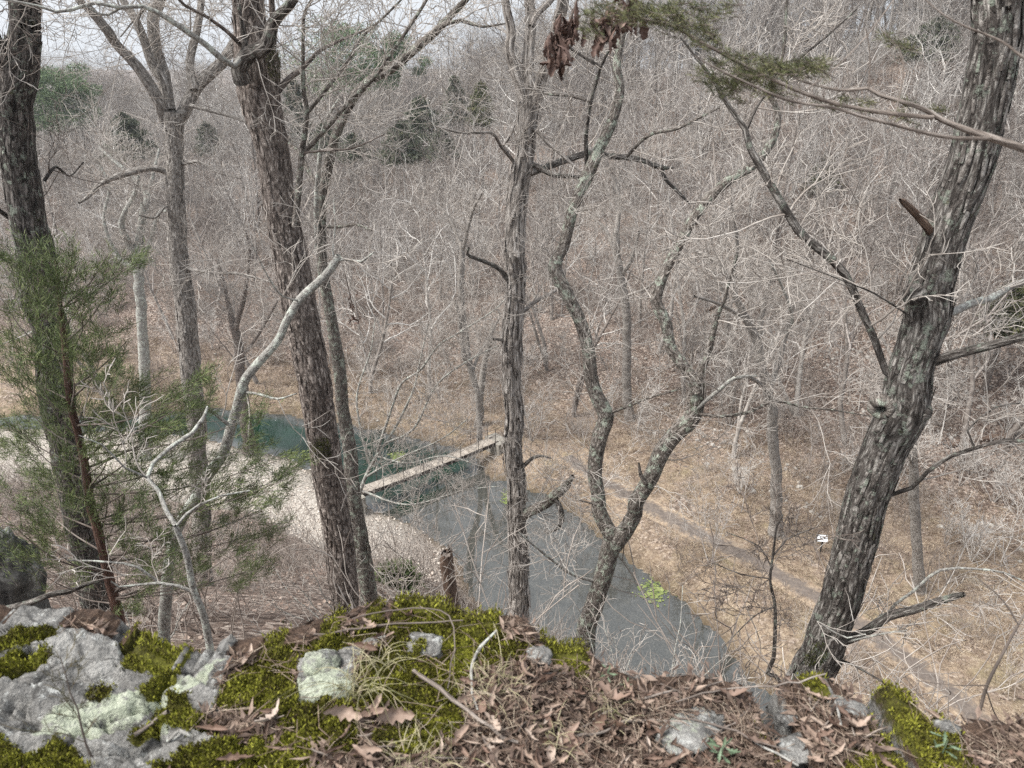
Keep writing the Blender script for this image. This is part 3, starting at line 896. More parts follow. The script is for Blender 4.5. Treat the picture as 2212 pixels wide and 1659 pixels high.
def moss_pad(root, inv, name, px, py, Y, rx, rz, n, g, mat=None):
    """a furry dark moss clump on the camera side of a trunk"""
    c = at(px, py, Y)
    th = g.uniform(0, 6.28, n); ph = np.sqrt(g.uniform(0, 1, n))
    P = np.stack([c[0] + rx * ph * np.cos(th), c[1] - 0.03 * (1 - ph) - g.uniform(0, 0.03, n), c[2] + rz * ph * np.sin(th)], -1)
    D = norm(np.stack([g.normal(0, 0.6, n), -np.ones(n), g.normal(-0.3, 0.6, n)], -1))
    V, Q, var = blades(P, D, g.uniform(0.015, 0.04, n), np.full(n, 0.006), g)
    return link('moss', mesh_np(name, V + inv, quads=Q, mat=mat or M_MOSSD, smooth=False, attrs={'var': var}), root)
M_MOSSD = leafy_mat('dark_bark_moss', [(0.012, 0.014, 0.004), (0.03, 0.035, 0.008), (0.075, 0.08, 0.02)], 12.0, attr='var', rough=0.9)

def plates_on(root, inv, PP, RR, name, mat, count, g, lmin, lmax, wmin, wmax, t0=0.0, t1=1.0, lift=0.02):
    """loose bark plates: long thin curved flakes standing a little off the trunk"""
    n = len(PP)
    V, Q, B = [], [], []
    for k in range(count):
        i = int(g.uniform(t0, t1) * (n - 2))
        L, W = g.uniform(lmin, lmax), g.uniform(wmin, wmax)
        th0 = g.uniform(math.pi * 0.98, math.pi * 2.02)           # facing -Y half mostly
        ax = norm(PP[min(i + 1, n - 1)] - PP[i])
        U = norm(np.cross(ax, (0, 1, 0))); Wd = np.cross(U, ax)
        if Wd[1] < 0: Wd = -Wd
        o0 = len(V)
        tilt = g.normal(0, 0.08)
        end = 1 if g.uniform() < 0.7 else -1
        for a in range(4):
            s = a / 3 - 0.5
            c = PP[i] + ax * L * s
            ro = RR[i] * 1.03 + 0.004 + lift * max(0.0, s * end + 0.15) * g.uniform(0.6, 1.4)
            wl = W * (0.55 + 0.45 * math.sin(math.pi * (a + 0.6) / 4.2)) * g.uniform(0.85, 1.1)
            for bcol in range(3):
                th = th0 + tilt * s + (bcol - 1) * 0.5 * wl / RR[i]
                p = c + (U * math.cos(th) + Wd * math.sin(th)) * (ro - 0.004 * abs(bcol - 1))
                V.append(p); B.append((th * RR[i] * 0.5 + k * 0.37, k * 0.11, s * L))
        for a in range(3):
            for bcol in range(2):
                e = o0 + a * 3 + bcol
                Q.append((e, e + 1, e + 4, e + 3))
    me = mesh_np(name, np.array(V) + inv, quads=np.array(Q), mat=mat, smooth=False, attrs={'bark': np.array(B)})
    o = link('bark_plate', me, root)
    o['kind'] = 'stuff'
    return o

gA = np.random.default_rng(11)

# --- A: dark oak at the left edge
oakL = near_tree('oak_tree', 'dark lichen spotted oak trunk at the far left edge, forked at the top', 9.0,
    [(57, 0, 60), (60, 70, 62), (56, 137, 72), (38, 200, 72), (37, 260, 70), (42, 342, 68), (58, 444, 69), (74, 530, 70), (90, 625, 72), (112, 760, 66), (135, 900, 64), (156, 1018, 60), (172, 1126, 54), (205, 1280, 50), (230, 1370, 50)],
    [([(38, 190, 40), (15, 150, 30), (-8, 95, 26), (-30, 20, 22), (-60, -120, 18)], -0.5),
     ([(20, 470, 10), (-30, 440, 8), (-120, 430, 5)], -0.5), ([(95, 390, 8), (120, 360, 6), (150, 380, 4), (180, 350, 3)], 0.6)],
    M_OAKD, seed=2, amp=0.13, ks=3.6, kv=2.0, top_up=2.5, twig=1.2, twigmat=M_TWIGD)

# --- B: grey forked tree
treeB = near_tree('forked_tree', 'tall grey tree left of the thick brown trunk, splitting into five spreading limbs', 14.0,
    [(373, 245, 44), (374, 290, 38), (376, 342, 37), (379, 444, 38), (386, 547, 40), (393, 610, 42), (400, 660, 42), (410, 745, 41), (414, 820, 40), (424, 916, 38), (430, 1040, 37), (441, 1212, 36), (446, 1290, 36)],
    [([(360, 262, 26), (345, 222, 25), (300, 150, 23), (250, 95, 20), (235, 70, 21), (195, 20, 18), (172, 0, 16), (120, -110, 12)], -1.0),
     ([(366, 235, 22), (352, 178, 20), (328, 137, 20), (304, 68, 18), (284, 27, 17), (267, 0, 16), (235, -110, 12)], 0.3),
     ([(370, 255, 30), (362, 222, 28), (355, 164, 26), (337, 103, 24), (332, 34, 24), (345, 0, 22), (350, -110, 16)], 0.8),
     ([(380, 265, 30), (396, 246, 28), (424, 191, 26), (478, 137, 24), (506, 92, 20), (520, 60, 18), (560, -40, 12)], 0.6),
     ([(420, 195, 18), (410, 137, 17), (424, 68, 16), (434, 0, 14), (440, -90, 10)], 0.8),
     ([(365, 371, 16), (325, 362, 14), (273, 373, 14), (222, 393, 11), (191, 424, 8), (171, 438, 5)], -1.0),
     ([(395, 355, 8), (430, 350, 6), (470, 372, 5), (520, 385, 3)], -0.6), ([(410, 228, 9), (450, 238, 8), (500, 252, 6), (535, 265, 5)], -0.5),
     ([(395, 460, 8), (360, 445, 6), (335, 470, 5), (300, 465, 3)], -0.5), ([(398, 578, 9), (450, 588, 7), (520, 592, 5), (590, 610, 3)], -0.8),
     ([(352, 178, 7), (300, 60, 5), (310, 20, 4), (260, 80, 3)], -0.5)],
    M_GREY, seed=3, amp=0.10, ks=3.0, kv=1.2, twig=1.1, twlen=1.25)
plates_on(treeB[0], treeB[4], treeB[2], treeB[3], 'grey_bark_plates', M_GREY, 200, gA, 0.12, 0.35, 0.03, 0.07, 0.0, 0.9, 0.012)

# --- C: big brown trunk left of centre
treeC = near_tree('hickory_tree', 'thick brown plated trunk left of centre with a dark elbow branch and a moss collar', 7.6,
    [(537, 0, 64), (543, 68, 68), (553, 140, 92), (554, 205, 84), (572, 273, 76), (588, 342, 66), (601, 444, 66), (624, 547, 70), (649, 660, 70), (680, 813, 70), (699, 950, 66), (716, 1087, 64), (731, 1194, 62), (747, 1331, 54)],
    [([(520, 175, 38), (513, 150, 34), (533, 118, 34), (574, 96, 32), (588, 51, 26), (615, 20, 23), (632, 0, 21), (680, -90, 16)], -0.35, {'Y': -0.3, 'mat': M_OAK}),
     ([(533, 120, 16), (524, 60, 10), (516, 10, 8), (508, -60, 5)], 0.0, {'Y': -0.35, 'mat': M_OAK}),
     ([(526, 122, 14), (506, 144, 13), (478, 126, 14), (444, 96, 13), (410, 72, 12), (359, 38, 11), (308, 14, 9), (260, 17, 8), (205, 7, 7), (154, 22, 7), (120, 26, 6), (85, 14, 5), (27, 2, 4), (-60, -10, 3)], -1.2, {'Y': -0.4, 'mat': M_PALE}),
     ([(260, 17, 6), (235, 32, 5), (212, 30, 4), (180, 10, 3)], -0.2, {'Y': -1.0, 'mat': M_PALE}),
     ([(520, 98, 9), (490, 68, 8), (440, 32, 7), (400, 12, 6), (370, -20, 5)], -0.8, {'Y': -0.3}),
     ([(588, 120, 15), (590, 60, 14), (586, 0, 13), (584, -90, 11)], 0.0, {'Y': 0.4}),
     ([(598, 198, 14), (625, 167, 12), (649, 150, 11), (690, 110, 8), (740, 85, 6), (800, 60, 4)], 0.9),
     ([(636, 488, 16), (646, 393, 13), (653, 325, 12), (663, 246, 10), (655, 188, 9), (654, 103, 8), (656, 34, 7), (673, 0, 6), (700, -60, 5)], -0.3, {'Y': -0.15, 'mat': M_TWIST}),
     ([(652, 335, 10), (684, 300, 9), (718, 262, 9), (760, 213, 8), (787, 188, 8), (811, 164, 8), (873, 75, 7), (921, 0, 6), (950, -60, 5)], -0.5, {'Y': -0.2, 'mat': M_TWIST}),
     ([(663, 246, 8), (707, 191, 8), (756, 126, 7), (777, 85, 6), (820, 45, 5), (866, 0, 4), (900, -40, 3)], 0.4, {'mat': M_TWIST}),
     ([(652, 330, 6), (700, 325, 5), (760, 320, 4), (830, 290, 3)], -0.5, {'Y': -0.2})],
    M_PLATE, seed=4, amp=0.11, ks=4.0, kv=3.0, sides=40, top_up=2.0, twig=1.0, twlen=1.1)
plates_on(treeC[0], treeC[4], treeC[2], treeC[3], 'brown_bark_plates', M_PLATE, 420, gA, 0.10, 0.26, 0.025, 0.06, 0.0, 1.0, 0.012)
moss_pad(treeC[0], treeC[4], 'moss_low', 695, 965, 7.45, 0.12, 0.17, 900, gA)
moss_pad(treeC[0], treeC[4], 'moss_high', 594, 138, 7.45, 0.07, 0.15, 600, gA)

# --- D: second trunk just behind C
near_tree('leaning_tree', 'dark slimmer trunk close behind the thick brown one, its limb leaning right into the sky', 10.2,
    [(703, 383, 20), (695, 430, 20), (692, 500, 21), (700, 600, 22), (716, 700, 24), (735, 830, 26), (752, 960, 29), (768, 1090, 32), (786, 1215, 36), (801, 1331, 38)],
    [([(704, 385, 21), (722, 308, 21), (753, 232, 20), (787, 185, 19), (846, 147, 20), (893, 109, 18), (941, 68, 16), (982, 24, 14), (1006, 0, 12), (1060, -60, 9)], -1.0),
     ([(941, 66, 9), (970, 50, 8), (996, 44, 8), (1020, 52, 7), (1044, 58, 5), (1092, 51, 3)], -0.2, {'Y': -0.8}),
     ([(686, 545, 11), (683, 444, 11), (690, 342, 10), (700, 270, 7), (735, 210, 5)], -0.8, {'mat': M_PALE}),
     ([(694, 420, 12), (668, 370, 9), (640, 320, 7), (610, 305, 4)], 0.5),
     ([(688, 490, 8), (730, 490, 7), (770, 485, 6), (804, 497, 4)], -0.8), ([(790, 1240, 9), (797, 1190, 8), (792, 1170, 5)], -0.2)],
    M_TWIST, seed=5, amp=0.12, ks=3.0, kv=2.0, twig=1.0, twlen=1.2)

# --- E: pale curved stem crossing in front of C
near_tree('curved_tree', 'slender pale curved stem crossing the thick brown trunk, broken off at its tip', 5.6,
    [(732, 553, 15), (724, 567, 17), (701, 598, 17), (649, 646, 18), (619, 694, 18), (598, 738, 18), (547, 796, 20), (526, 830, 21), (513, 882, 21), (496, 933, 22), (478, 984, 22), (444, 1035, 22), (424, 1073, 22), (390, 1130, 23), (364, 1220, 24), (356, 1330, 25), (357, 1425, 26)],
    [([(716, 566, 7), (745, 560, 6), (781, 566, 6), (795, 555, 5), (808, 545, 3)], -0.1), ([(722, 560, 5), (718, 540, 4), (724, 490, 3), (720, 430, 2)], 0.1),
     ([(500, 922, 9), (478, 905, 8), (448, 880, 7), (430, 872, 4)], -0.2), ([(531, 848, 7), (560, 852, 6), (600, 862, 5), (640, 850, 3)], -0.4), ([(650, 650, 4), (610, 640, 4), (580, 600, 3), (540, 520, 2)], -0.5)],
    M_PALE, seed=6, amp=0.06, ks=2.2, kv=3.0, sides=18, twig=0.6, twlen=0.8)

# --- F: white forked sapling on the ledge rim
near_tree('pale_sapling', 'thin whitish forked sapling rising behind the mossy rock, left of the thick brown trunk', 3.4,
    [(379, 1133, 12), (390, 1160, 13), (403, 1195, 14), (412, 1240, 14), (420, 1277, 14), (441, 1331, 15), (458, 1420, 16), (464, 1450, 17)],
    [([(379, 1135, 10), (359, 1104, 10), (342, 1060, 9), (318, 1032, 9), (330, 1000, 9), (376, 960, 10), (417, 933, 9), (441, 899, 8), (448, 878, 4)], 0.5),
     ([(382, 1135, 7), (403, 1110, 6), (431, 1090, 5), (480, 1070, 4), (540, 1060, 3)], 0.2),
     ([(420, 1280, 8), (386, 1266, 7), (342, 1259, 6), (300, 1263, 5), (256, 1268, 4), (240, 1256, 3)], -0.1),
     ([(345, 1259, 6), (297, 1225, 6), (267, 1217, 5), (205, 1212, 4), (144, 1210, 3), (140, 1196, 2)], -0.1),
     ([(318, 1032, 5), (270, 1010, 4), (220, 960, 3), (170, 940, 2)], -0.2)],
    M_PALE, seed=8, amp=0.05, ks=2.0, kv=4.0, sides=14, twig=0.22, twlen=0.4, root_down=True)

# --- H: shagbark hickory, centre
treeH = near_tree('shagbark_tree', 'straight grey trunk with long shaggy bark strips in the middle, three limbs at its top', 10.0,
    [(1138, 225, 48), (1138, 253, 44), (1133, 325, 39), (1126, 393, 44), (1117, 478, 44), (1114, 547, 43), (1116, 608, 39), (1113, 677, 45), (1107, 745, 41), (1105, 830, 38), (1110, 916, 38), (1111, 1018, 39), (1115, 1087, 40), (1120, 1160, 39), (1123, 1263, 42), (1124, 1400, 43)],
    [([(1130, 240, 24), (1122, 191, 22), (1109, 147, 21), (1100, 103, 20), (1105, 68, 20), (1095, 20, 18), (1092, 0, 18), (1085, -120, 14)], 0.3),
     ([(1138, 238, 30), (1140, 185, 28), (1138, 137, 26), (1143, 85, 25), (1146, 34, 24), (1143, 0, 22), (1140, -120, 16)], 0.6),
     ([(1147, 55, 14), (1160, 28, 14), (1180, 10, 13), (1200, -15, 12), (1230, -80, 9)], 0.2),
     ([(1145, 250, 26), (1157, 219, 25), (1167, 178, 24), (1180, 137, 24), (1194, 85, 25), (1208, 34, 26), (1215, 0, 25), (1225, -120, 18)], -0.6),
     ([(1112, 352, 8), (1096, 332, 8), (1081, 314, 7), (1061, 287, 6), (999, 287, 5), (940, 272, 3)], -1.0), ([(1085, 318, 4), (1105, 290, 4), (1112, 270, 3)], 0.0, {'Y': -0.3}),
     ([(1140, 372, 18), (1160, 366, 17), (1181, 359, 16), (1232, 342, 15), (1280, 328, 14), (1310, 335, 13), (1369, 342, 12), (1427, 362, 11), (1454, 362, 5)], 0.8, {'mat': M_OAK}),
     ([(1428, 361, 9), (1437, 386, 8), (1458, 408, 7), (1475, 425, 6), (1490, 441, 3)], 0.0, {'Y': 0.8, 'mat': M_OAK}),
     ([(1140, 350, 12), (1160, 358, 12), (1177, 369, 11), (1204, 379, 11), (1256, 383, 7)], -0.3, {'mat': M_OAK}),
     ([(1118, 270, 8), (1157, 280, 8), (1181, 308, 8), (1215, 335, 7), (1256, 373, 5), (1280, 390, 3)], -0.6),
     ([(1100, 608, 12), (1078, 581, 10), (1051, 567, 9), (1023, 557, 8), (1010, 550, 6), (1013, 535, 4)], -0.4, {'mat': M_OAK}),
     ([(1132, 672, 9), (1160, 649, 9), (1194, 632, 8), (1225, 605, 5)], 0.5),
     ([(1125, 1118, 20), (1145, 1104, 21), (1180, 1088, 22), (1200, 1070, 22), (1222, 1052, 20), (1238, 1030, 10)], -0.6, {'mat': M_TWIST, 'tw': 2.5}),
     ([(1196, 1072, 8), (1208, 1092, 12), (1214, 1120, 13), (1205, 1140, 9), (1190, 1150, 5)], 0.0, {'Y': -0.4, 'mat': M_OAK}),
     ([(1100, 740, 6), (1085, 735, 8), (1066, 733, 5)], -0.2), ([(1128, 1010, 10), (1150, 990, 8), (1170, 985, 6), (1190, 990, 3)], -0.3, {'mat': M_OAK})],
    M_HICK, seed=9, amp=0.12, ks=3.4, kv=0.9, sides=40, twig=1.0, twlen=1.2)
plates_on(treeH[0], treeH[4], treeH[2], treeH[3], 'shaggy_bark_plates', M_HICK, 380, gA, 0.18, 0.55, 0.025, 0.06, 0.0, 0.95, 0.04)

# --- I: twisted forked tree
near_tree('twisted_tree', 'crooked lichened tree right of the shaggy one, forking low into two twisting stems', 6.8,
    [(1327, 1160, 46), (1316, 1195, 42), (1307, 1229, 40), (1283, 1297, 39), (1264, 1365, 43), (1262, 1430, 45), (1258, 1470, 48)],
    [([(1330, 1175, 36), (1310, 1143, 33), (1293, 1109, 32), (1290, 1070, 31), (1283, 1018, 32), (1293, 950, 33), (1309, 899, 34), (1293, 858, 31), (1280, 820, 29), (1273, 762, 28), (1256, 704, 27), (1235, 660, 27), (1208, 608, 30), (1198, 578, 32), (1208, 550, 27), (1218, 533, 26), (1235, 461, 26), (1256, 410, 27), (1276, 369, 30), (1297, 321, 26), (1317, 280, 25), (1334, 232, 22), (1341, 191, 20), (1334, 147, 18), (1338, 113, 17), (1348, 62, 16), (1360, 0, 14), (1380, -120, 10)], 1.2, {'tw': 0.9}),
     ([(1325, 1175, 38), (1351, 1143, 36), (1372, 1109, 33), (1375, 1087, 34), (1406, 1038, 34), (1427, 984, 37), (1455, 942, 36), (1487, 913, 37), (1504, 875, 32), (1507, 837, 32)], -0.3, {'tw': 0.7}),
     ([(1507, 845, 28), (1487, 803, 25), (1463, 772, 24), (1447, 745, 24), (1437, 694, 25), (1416, 653, 24), (1420, 625, 24), (1437, 581, 22), (1460, 536, 22), (1490, 479, 22), (1524, 434, 22), (1569, 393, 22), (1617, 366, 22), (1647, 338, 20), (1675, 291, 16), (1678, 239, 13), (1660, 190, 10), (1690, 120, 8), (1700, 0, 6)], 0.8, {'Y': -0.3}),
     ([(1507, 840, 18), (1517, 803, 16), (1531, 762, 14), (1541, 721, 11), (1552, 677, 9), (1565, 649, 7), (1576, 605, 5), (1593, 550, 3)], -0.3, {'Y': -0.3}),
     ([(1268, 362, 10), (1266, 320, 9), (1266, 290, 9), (1276, 219, 9), (1290, 170, 8), (1297, 144, 8), (1320, 100, 4)], -0.4, {'Y': 0.9, 'mat': M_OAK}), ([(1297, 144, 7), (1266, 126, 6), (1235, 106, 5), (1225, 96, 3)], 0.0, {'Y': 0.5, 'mat': M_OAK}),
     ([(1273, 219, 5), (1235, 208, 4), (1174, 202, 3), (1140, 185, 2)], 0.0, {'Y': 0.5}), ([(1355, 338, 7), (1382, 308, 7), (1413, 287, 7), (1458, 280, 6), (1514, 253, 5), (1555, 232, 3)], -0.5, {'Y': 1.0}),
     ([(1505, 893, 8), (1559, 899, 7), (1620, 889, 7), (1675, 865, 6), (1729, 878, 5), (1798, 885, 4), (1880, 899, 2)], -0.5, {'Y': -0.3}), ([(1505, 882, 9), (1552, 844, 9), (1586, 817, 8), (1634, 812, 5)], -0.3, {'Y': -0.3, 'mat': M_PALE}),
     ([(1288, 1256, 8), (1235, 1239, 7), (1191, 1208, 6), (1157, 1181, 5), (1120, 1150, 3)], -0.5, {'mat': M_PALE}), ([(1310, 895, 6), (1350, 880, 6), (1400, 860, 5), (1470, 840, 3)], -0.5, {'Y': 0.3}), ([(1250, 1080, 3), (1290, 1090, 5)], 0, {'Y': -0.1}),
     ([(1395, 1045, 10), (1384, 1025, 9), (1380, 1000, 4)], 0.0, {'Y': -0.2})],
    M_TWIST, seed=10, amp=0.09, ks=3.0, kv=2.4, twig=1.0, twlen=0.9)

# --- J: the big oak at the right
treeJ = near_tree('oak_tree', 'big leaning oak trunk at the right with grey green lichen and a ring shaped knot', 4.3,
    [(2152, -40, 98), (2151, 20, 96), (2148, 110, 93), (2127, 239, 92), (2100, 342, 88), (2064, 444, 86), (2037, 530, 84), (2018, 608, 90), (2008, 677, 88), (1984, 745, 84), (1962, 813, 86), (1952, 882, 100), (1921, 950, 92), (1893, 1018, 88), (1869, 1100, 84), (1842, 1194, 80), (1805, 1297, 80), (1770, 1399, 82), (1738, 1485, 88)],
    [([(1930, 815, 14), (1914, 803, 14), (1890, 735, 16), (1863, 677, 17), (1842, 625, 18), (1825, 591, 18), (1798, 560, 18), (1764, 533, 18), (1723, 496, 18), (1702, 461, 17), (1675, 417, 16), (1647, 369, 15), (1620, 321, 14), (1610, 280, 12), (1586, 246, 10), (1569, 222, 9), (1540, 170, 7), (1500, 120, 5), (1470, 80, 3)], 0.6, {'tw': 0.8}),
     ([(1612, 282, 8), (1634, 232, 7), (1651, 208, 6), (1700, 150, 5), (1790, 75, 4), (1850, 20, 3)], 0.2, {'Y': 0.5}),
     ([(2010, 782, 22), (2030, 776, 20), (2071, 762, 20), (2140, 745, 18), (2212, 725, 17), (2330, 690, 13)], -0.5), ([(2045, 676, 18), (2060, 672, 17), (2099, 653, 17), (2140, 643, 16), (2174, 622, 15), (2212, 608, 14), (2320, 580, 10)], 0.5, {'mat': M_PALE}),
     ([(1925, 1068, 9), (1969, 1053, 9), (2003, 1018, 9), (2054, 984, 9), (2105, 967, 8), (2174, 950, 8), (2212, 952, 7), (2320, 950, 5)], -0.4), ([(2105, 967, 5), (2090, 930, 4), (2150, 880, 3), (2212, 870, 3)], 0, {'Y': -0.2}),
     ([(1800, 1392, 22), (1830, 1380, 21), (1866, 1365, 20), (1917, 1331, 19), (1969, 1317, 18), (2020, 1300, 16), (2064, 1287, 14), (2083, 1283, 10)], -0.3, {'tw': 0.4}), ([(1910, 1335, 5), (1934, 1305, 6), (1969, 1280, 6), (2030, 1232, 6), (2105, 1229, 5), (2167, 1237, 5), (2212, 1256, 4), (2300, 1290, 3)], -0.2, {'mat': M_PALE}),
     ([(2015, 505, 20), (2003, 489, 19), (1979, 461, 17), (1950, 435, 13), (1944, 431, 5)], -0.25, {'tw': 0.0, 'mat': M_SNAG}), ([(1790, 1385, 4), (1820, 1388, 5), (1900, 1370, 4), (1960, 1362, 3)], -0.3, {'mat': M_PALE}),
     ([(1765, 1342, 4), (1800, 1365, 4), (1830, 1378, 4), (1870, 1370, 3)], -0.1, {'Y': -0.3, 'mat': M_PALE}),
     ([(1800, 1420, 6), (1850, 1440, 5), (1910, 1475, 4)], -0.3), ([(1990, 700, 4), (1900, 640, 4), (1830, 610, 3), (1700, 560, 2)], -0.5)],
    M_OAK, seed=12, amp=0.15, ks=3.8, kv=2.3, sides=44, top_up=1.5, twig=0.9, twlen=0.7, twigmat=M_TWIG)

def knot(root, inv, name, px, py, Y, r, tilt, mat, hole=True, seed=0):
    """a healed branch scar: a rounded collar with a sunken hollow, or a plain knob"""
    c = at(px, py, Y)
    nrm = norm(np.array([tilt[0], -1.0, tilt[1]]))
    U = norm(np.cross(nrm, (0, 0, 1.0))); W = np.cross(U, nrm)
    prof = [(1.25, -0.45), (1.05, 0.10), (0.9, 0.42), (0.68, 0.5), (0.48, 0.42), (0.36, 0.15), (0.25, -0.3), (0.02, -0.45)] if hole else [(1.2, -0.5), (1.0, 0.15), (0.78, 0.55), (0.5, 0.75), (0.25, 0.8), (0.02, 0.82)]
    s = 24
    V, B = [], []
    for i, (rr, h) in enumerate(prof):
        for j in range(s):
            a = 2 * math.pi * j / s
            wob = 1 + 0.09 * float(fbm(np.array([math.cos(a) * 1.6 + seed, math.sin(a) * 1.6, h * 2]), 3))
            V.append(c + r * (rr * wob * (U * math.cos(a) + W * math.sin(a)) + nrm * h * wob)); B.append((math.cos(a) * r, math.sin(a) * r, h * r))
    Q = [(i * s + j, i * s + (j + 1) % s, (i + 1) * s + (j + 1) % s, (i + 1) * s + j) for i in range(len(prof) - 1) for j in range(s)]
    return link('knot', mesh_np(name, np.array(V) + inv, quads=np.array(Q), mat=mat, attrs={'bark': np.array(B)}), root)
plates_on(treeJ[0], treeJ[4], treeJ[2], treeJ[3], 'oak_bark_plates', M_OAK, 420, gA, 0.08, 0.26, 0.018, 0.04, 0.0, 0.95, 0.006)
plates_on(oakL[0], oakL[4], oakL[2], oakL[3], 'left_oak_bark_plates', M_OAKD, 300, gA, 0.10, 0.30, 0.025, 0.055, 0.0, 0.9, 0.008)
kn = knot(treeJ[0], treeJ[4], 'ring_knot', 1904, 883, 4.11, 0.072, (-0.5, -0.1), M_TWIST, True, 1)
kn['label'] = 'pale ring shaped knot with a dark hollow'
knot(treeJ[0], treeJ[4], 'knob_right', 1996, 890, 4.2, 0.06, (1.1, 0.1), M_OAK, False, 2)
knot(treeJ[0], treeJ[4], 'knob_left', 1972, 638, 4.18, 0.06, (-0.9, 0.0), M_OAK, False, 3)
moss_pad(treeJ[0], treeJ[4], 'moss_foot', 1765, 1410, 4.18, 0.10, 0.15, 500, gA)

# --- K: small sapling beside the oak
near_tree('dark_sapling', 'thin dark crooked sapling standing just left of the big leaning oak', 3.9,
    [(1692, 1112, 3), (1678, 1137, 4), (1671, 1194, 5), (1664, 1256, 6), (1675, 1317, 7), (1671, 1423, 9), (1658, 1454, 9), (1690, 1480, 9)],
    [([(1671, 1200, 3), (1700, 1165, 3), (1760, 1140, 2)], 0.1), ([(1664, 1250, 3), (1600, 1240, 3), (1540, 1215, 2)], 0.2), ([(1675, 1310, 4), (1630, 1330, 3), (1560, 1400, 2)], -0.2), ([(1668, 1230, 3), (1640, 1180, 3), (1570, 1150, 2)], 0.1)],
    M_OAK, seed=13, amp=0.06, ks=2.0, kv=4.0, sides=12, twig=2.0, twlen=0.45, twigmat=M_TWIGD)

# --- diagonal sapling in front of the bridge, and whips beside it
near_tree('spreading_sapling', 'slender sapling fanning up to the right in front of the footbridge', 12.0,
    [(925, 700, 3), (905, 790, 4), (890, 850, 5), (850, 930, 6), (815, 984, 7), (790, 1030, 8), (772, 1090, 9), (765, 1180, 10)],
    [([(815, 975, 6), (840, 900, 5), (866, 830, 5), (907, 800, 5), (948, 745, 4), (992, 718, 4), (1078, 660, 3), (1136, 584, 2)], -0.5),
     ([(830, 958, 5), (893, 926, 5), (941, 835, 4), (1010, 780, 3), (1090, 740, 2)], -1.0), ([(790, 1030, 5), (850, 995, 4), (950, 950, 3), (1010, 905, 2)], -1.0),
     ([(800, 1010, 5), (780, 930, 5), (772, 850, 4), (800, 760, 3), (810, 690, 2)], 0.5), ([(810, 985, 4), (880, 1000, 4), (960, 985, 3), (1050, 1010, 2)], -1.0), ([(780, 1060, 5), (880, 1090, 4), (1000, 1060, 3), (1080, 1050, 2)], -1.5)],
    M_PALE, seed=14, amp=0.05, ks=2.0, kv=4.0, sides=10, twig=1.8, twlen=1.0)

# --- trees on the valley floor, placed where they stand
def floor_tree(name, label, trunk, limbs, mat, seed, z=0.8, group=None, twig=0.9, twlen=2.0):
    q = onz(trunk[-1][0], trunk[-1][1], z)
    return near_tree(name, label, float(q[1]), trunk, limbs, mat, seed=seed, amp=0.08, ks=2.6, kv=0.8, sides=16, twig=twig, twlen=twlen, group=group)
NEAR_TWIG_SAVE = dict(NEAR_TWIG)
NEAR_TWIG['rmin'] = 0.009
floor_tree('streamside_tree', 'tall grey tree beside the path, left of the white sign, leaning left at the top',
    [(1583, 600, 13), (1584, 629, 14), (1610, 687, 17), (1634, 731, 18), (1647, 796, 20), (1664, 865, 21), (1671, 940, 22), (1676, 1018, 23), (1677, 1110, 25), (1678, 1157, 34)],
    [([(1641, 725, 12), (1647, 677, 11), (1658, 629, 9), (1668, 560, 6)], 1), ([(1584, 610, 12), (1540, 560, 9), (1470, 535, 7), (1430, 540, 5)], 2), ([(1584, 605, 10), (1592, 520, 8), (1580, 440, 5)], -1),
     ([(1658, 850, 13), (1678, 796, 12), (1695, 728, 11), (1716, 653, 9), (1750, 591, 6)], 2), ([(1655, 840, 8), (1620, 815, 9), (1580, 818, 8)], -2), ([(1700, 720, 6), (1712, 690, 6), (1690, 620, 5), (1660, 560, 3)], -2, {'mat': M_PALE}),
     ([(1610, 690, 8), (1560, 660, 7), (1500, 640, 5)], -2)], M_GREY, 21)
floor_tree('streamside_tree', 'straight pale grey trunk at the foot of the hill, between the two twisted stems',
    [(1330, 500, 14), (1334, 557, 16), (1345, 620, 18), (1351, 677, 19), (1354, 760, 19), (1355, 848, 19), (1358, 909, 24)],
    [([(1333, 560, 9), (1310, 500, 7), (1280, 470, 4)], 2), ([(1340, 600, 10), (1365, 560, 9), (1380, 500, 6)], -1), ([(1331, 510, 12), (1338, 440, 9), (1325, 380, 5)], 1), ([(1350, 640, 7), (1400, 620, 6), (1450, 570, 4)], -2)], M_GREY, 22)
floor_tree('streamside_tree', 'dark slim tree growing at the far end of the footbridge',
    [(1000, 520, 12), (999, 557, 13), (996, 643, 14), (1006, 731, 14), (1015, 790, 14), (1030, 840, 12), (1034, 880, 11), (1037, 955, 13)],
    [([(1014, 790, 12), (1003, 770, 11), (997, 720, 10), (985, 650, 6)], -1), ([(1022, 800, 8), (1035, 765, 7), (1050, 740, 4)], 1), ([(1000, 540, 9), (970, 470, 6), (930, 430, 4)], 2), ([(1000, 540, 9), (1020, 460, 7), (1040, 420, 4)], -2)], M_GREY, 23)
floor_tree('streamside_tree', 'grey trunk behind the right side of the leaning oak, standing above the path',
    [(1963, 860, 14), (1970, 950, 17), (1974, 1030, 19), (1976, 1092, 20), (1982, 1190, 21), (1986, 1282, 28)],
    [([(1965, 880, 10), (1940, 800, 8), (1900, 720, 5)], 2), ([(1966, 890, 10), (2010, 800, 8), (2040, 720, 5)], -1), ([(1974, 1010, 8), (1950, 960, 6), (1900, 940, 4)], -1)], M_GREY, 24)
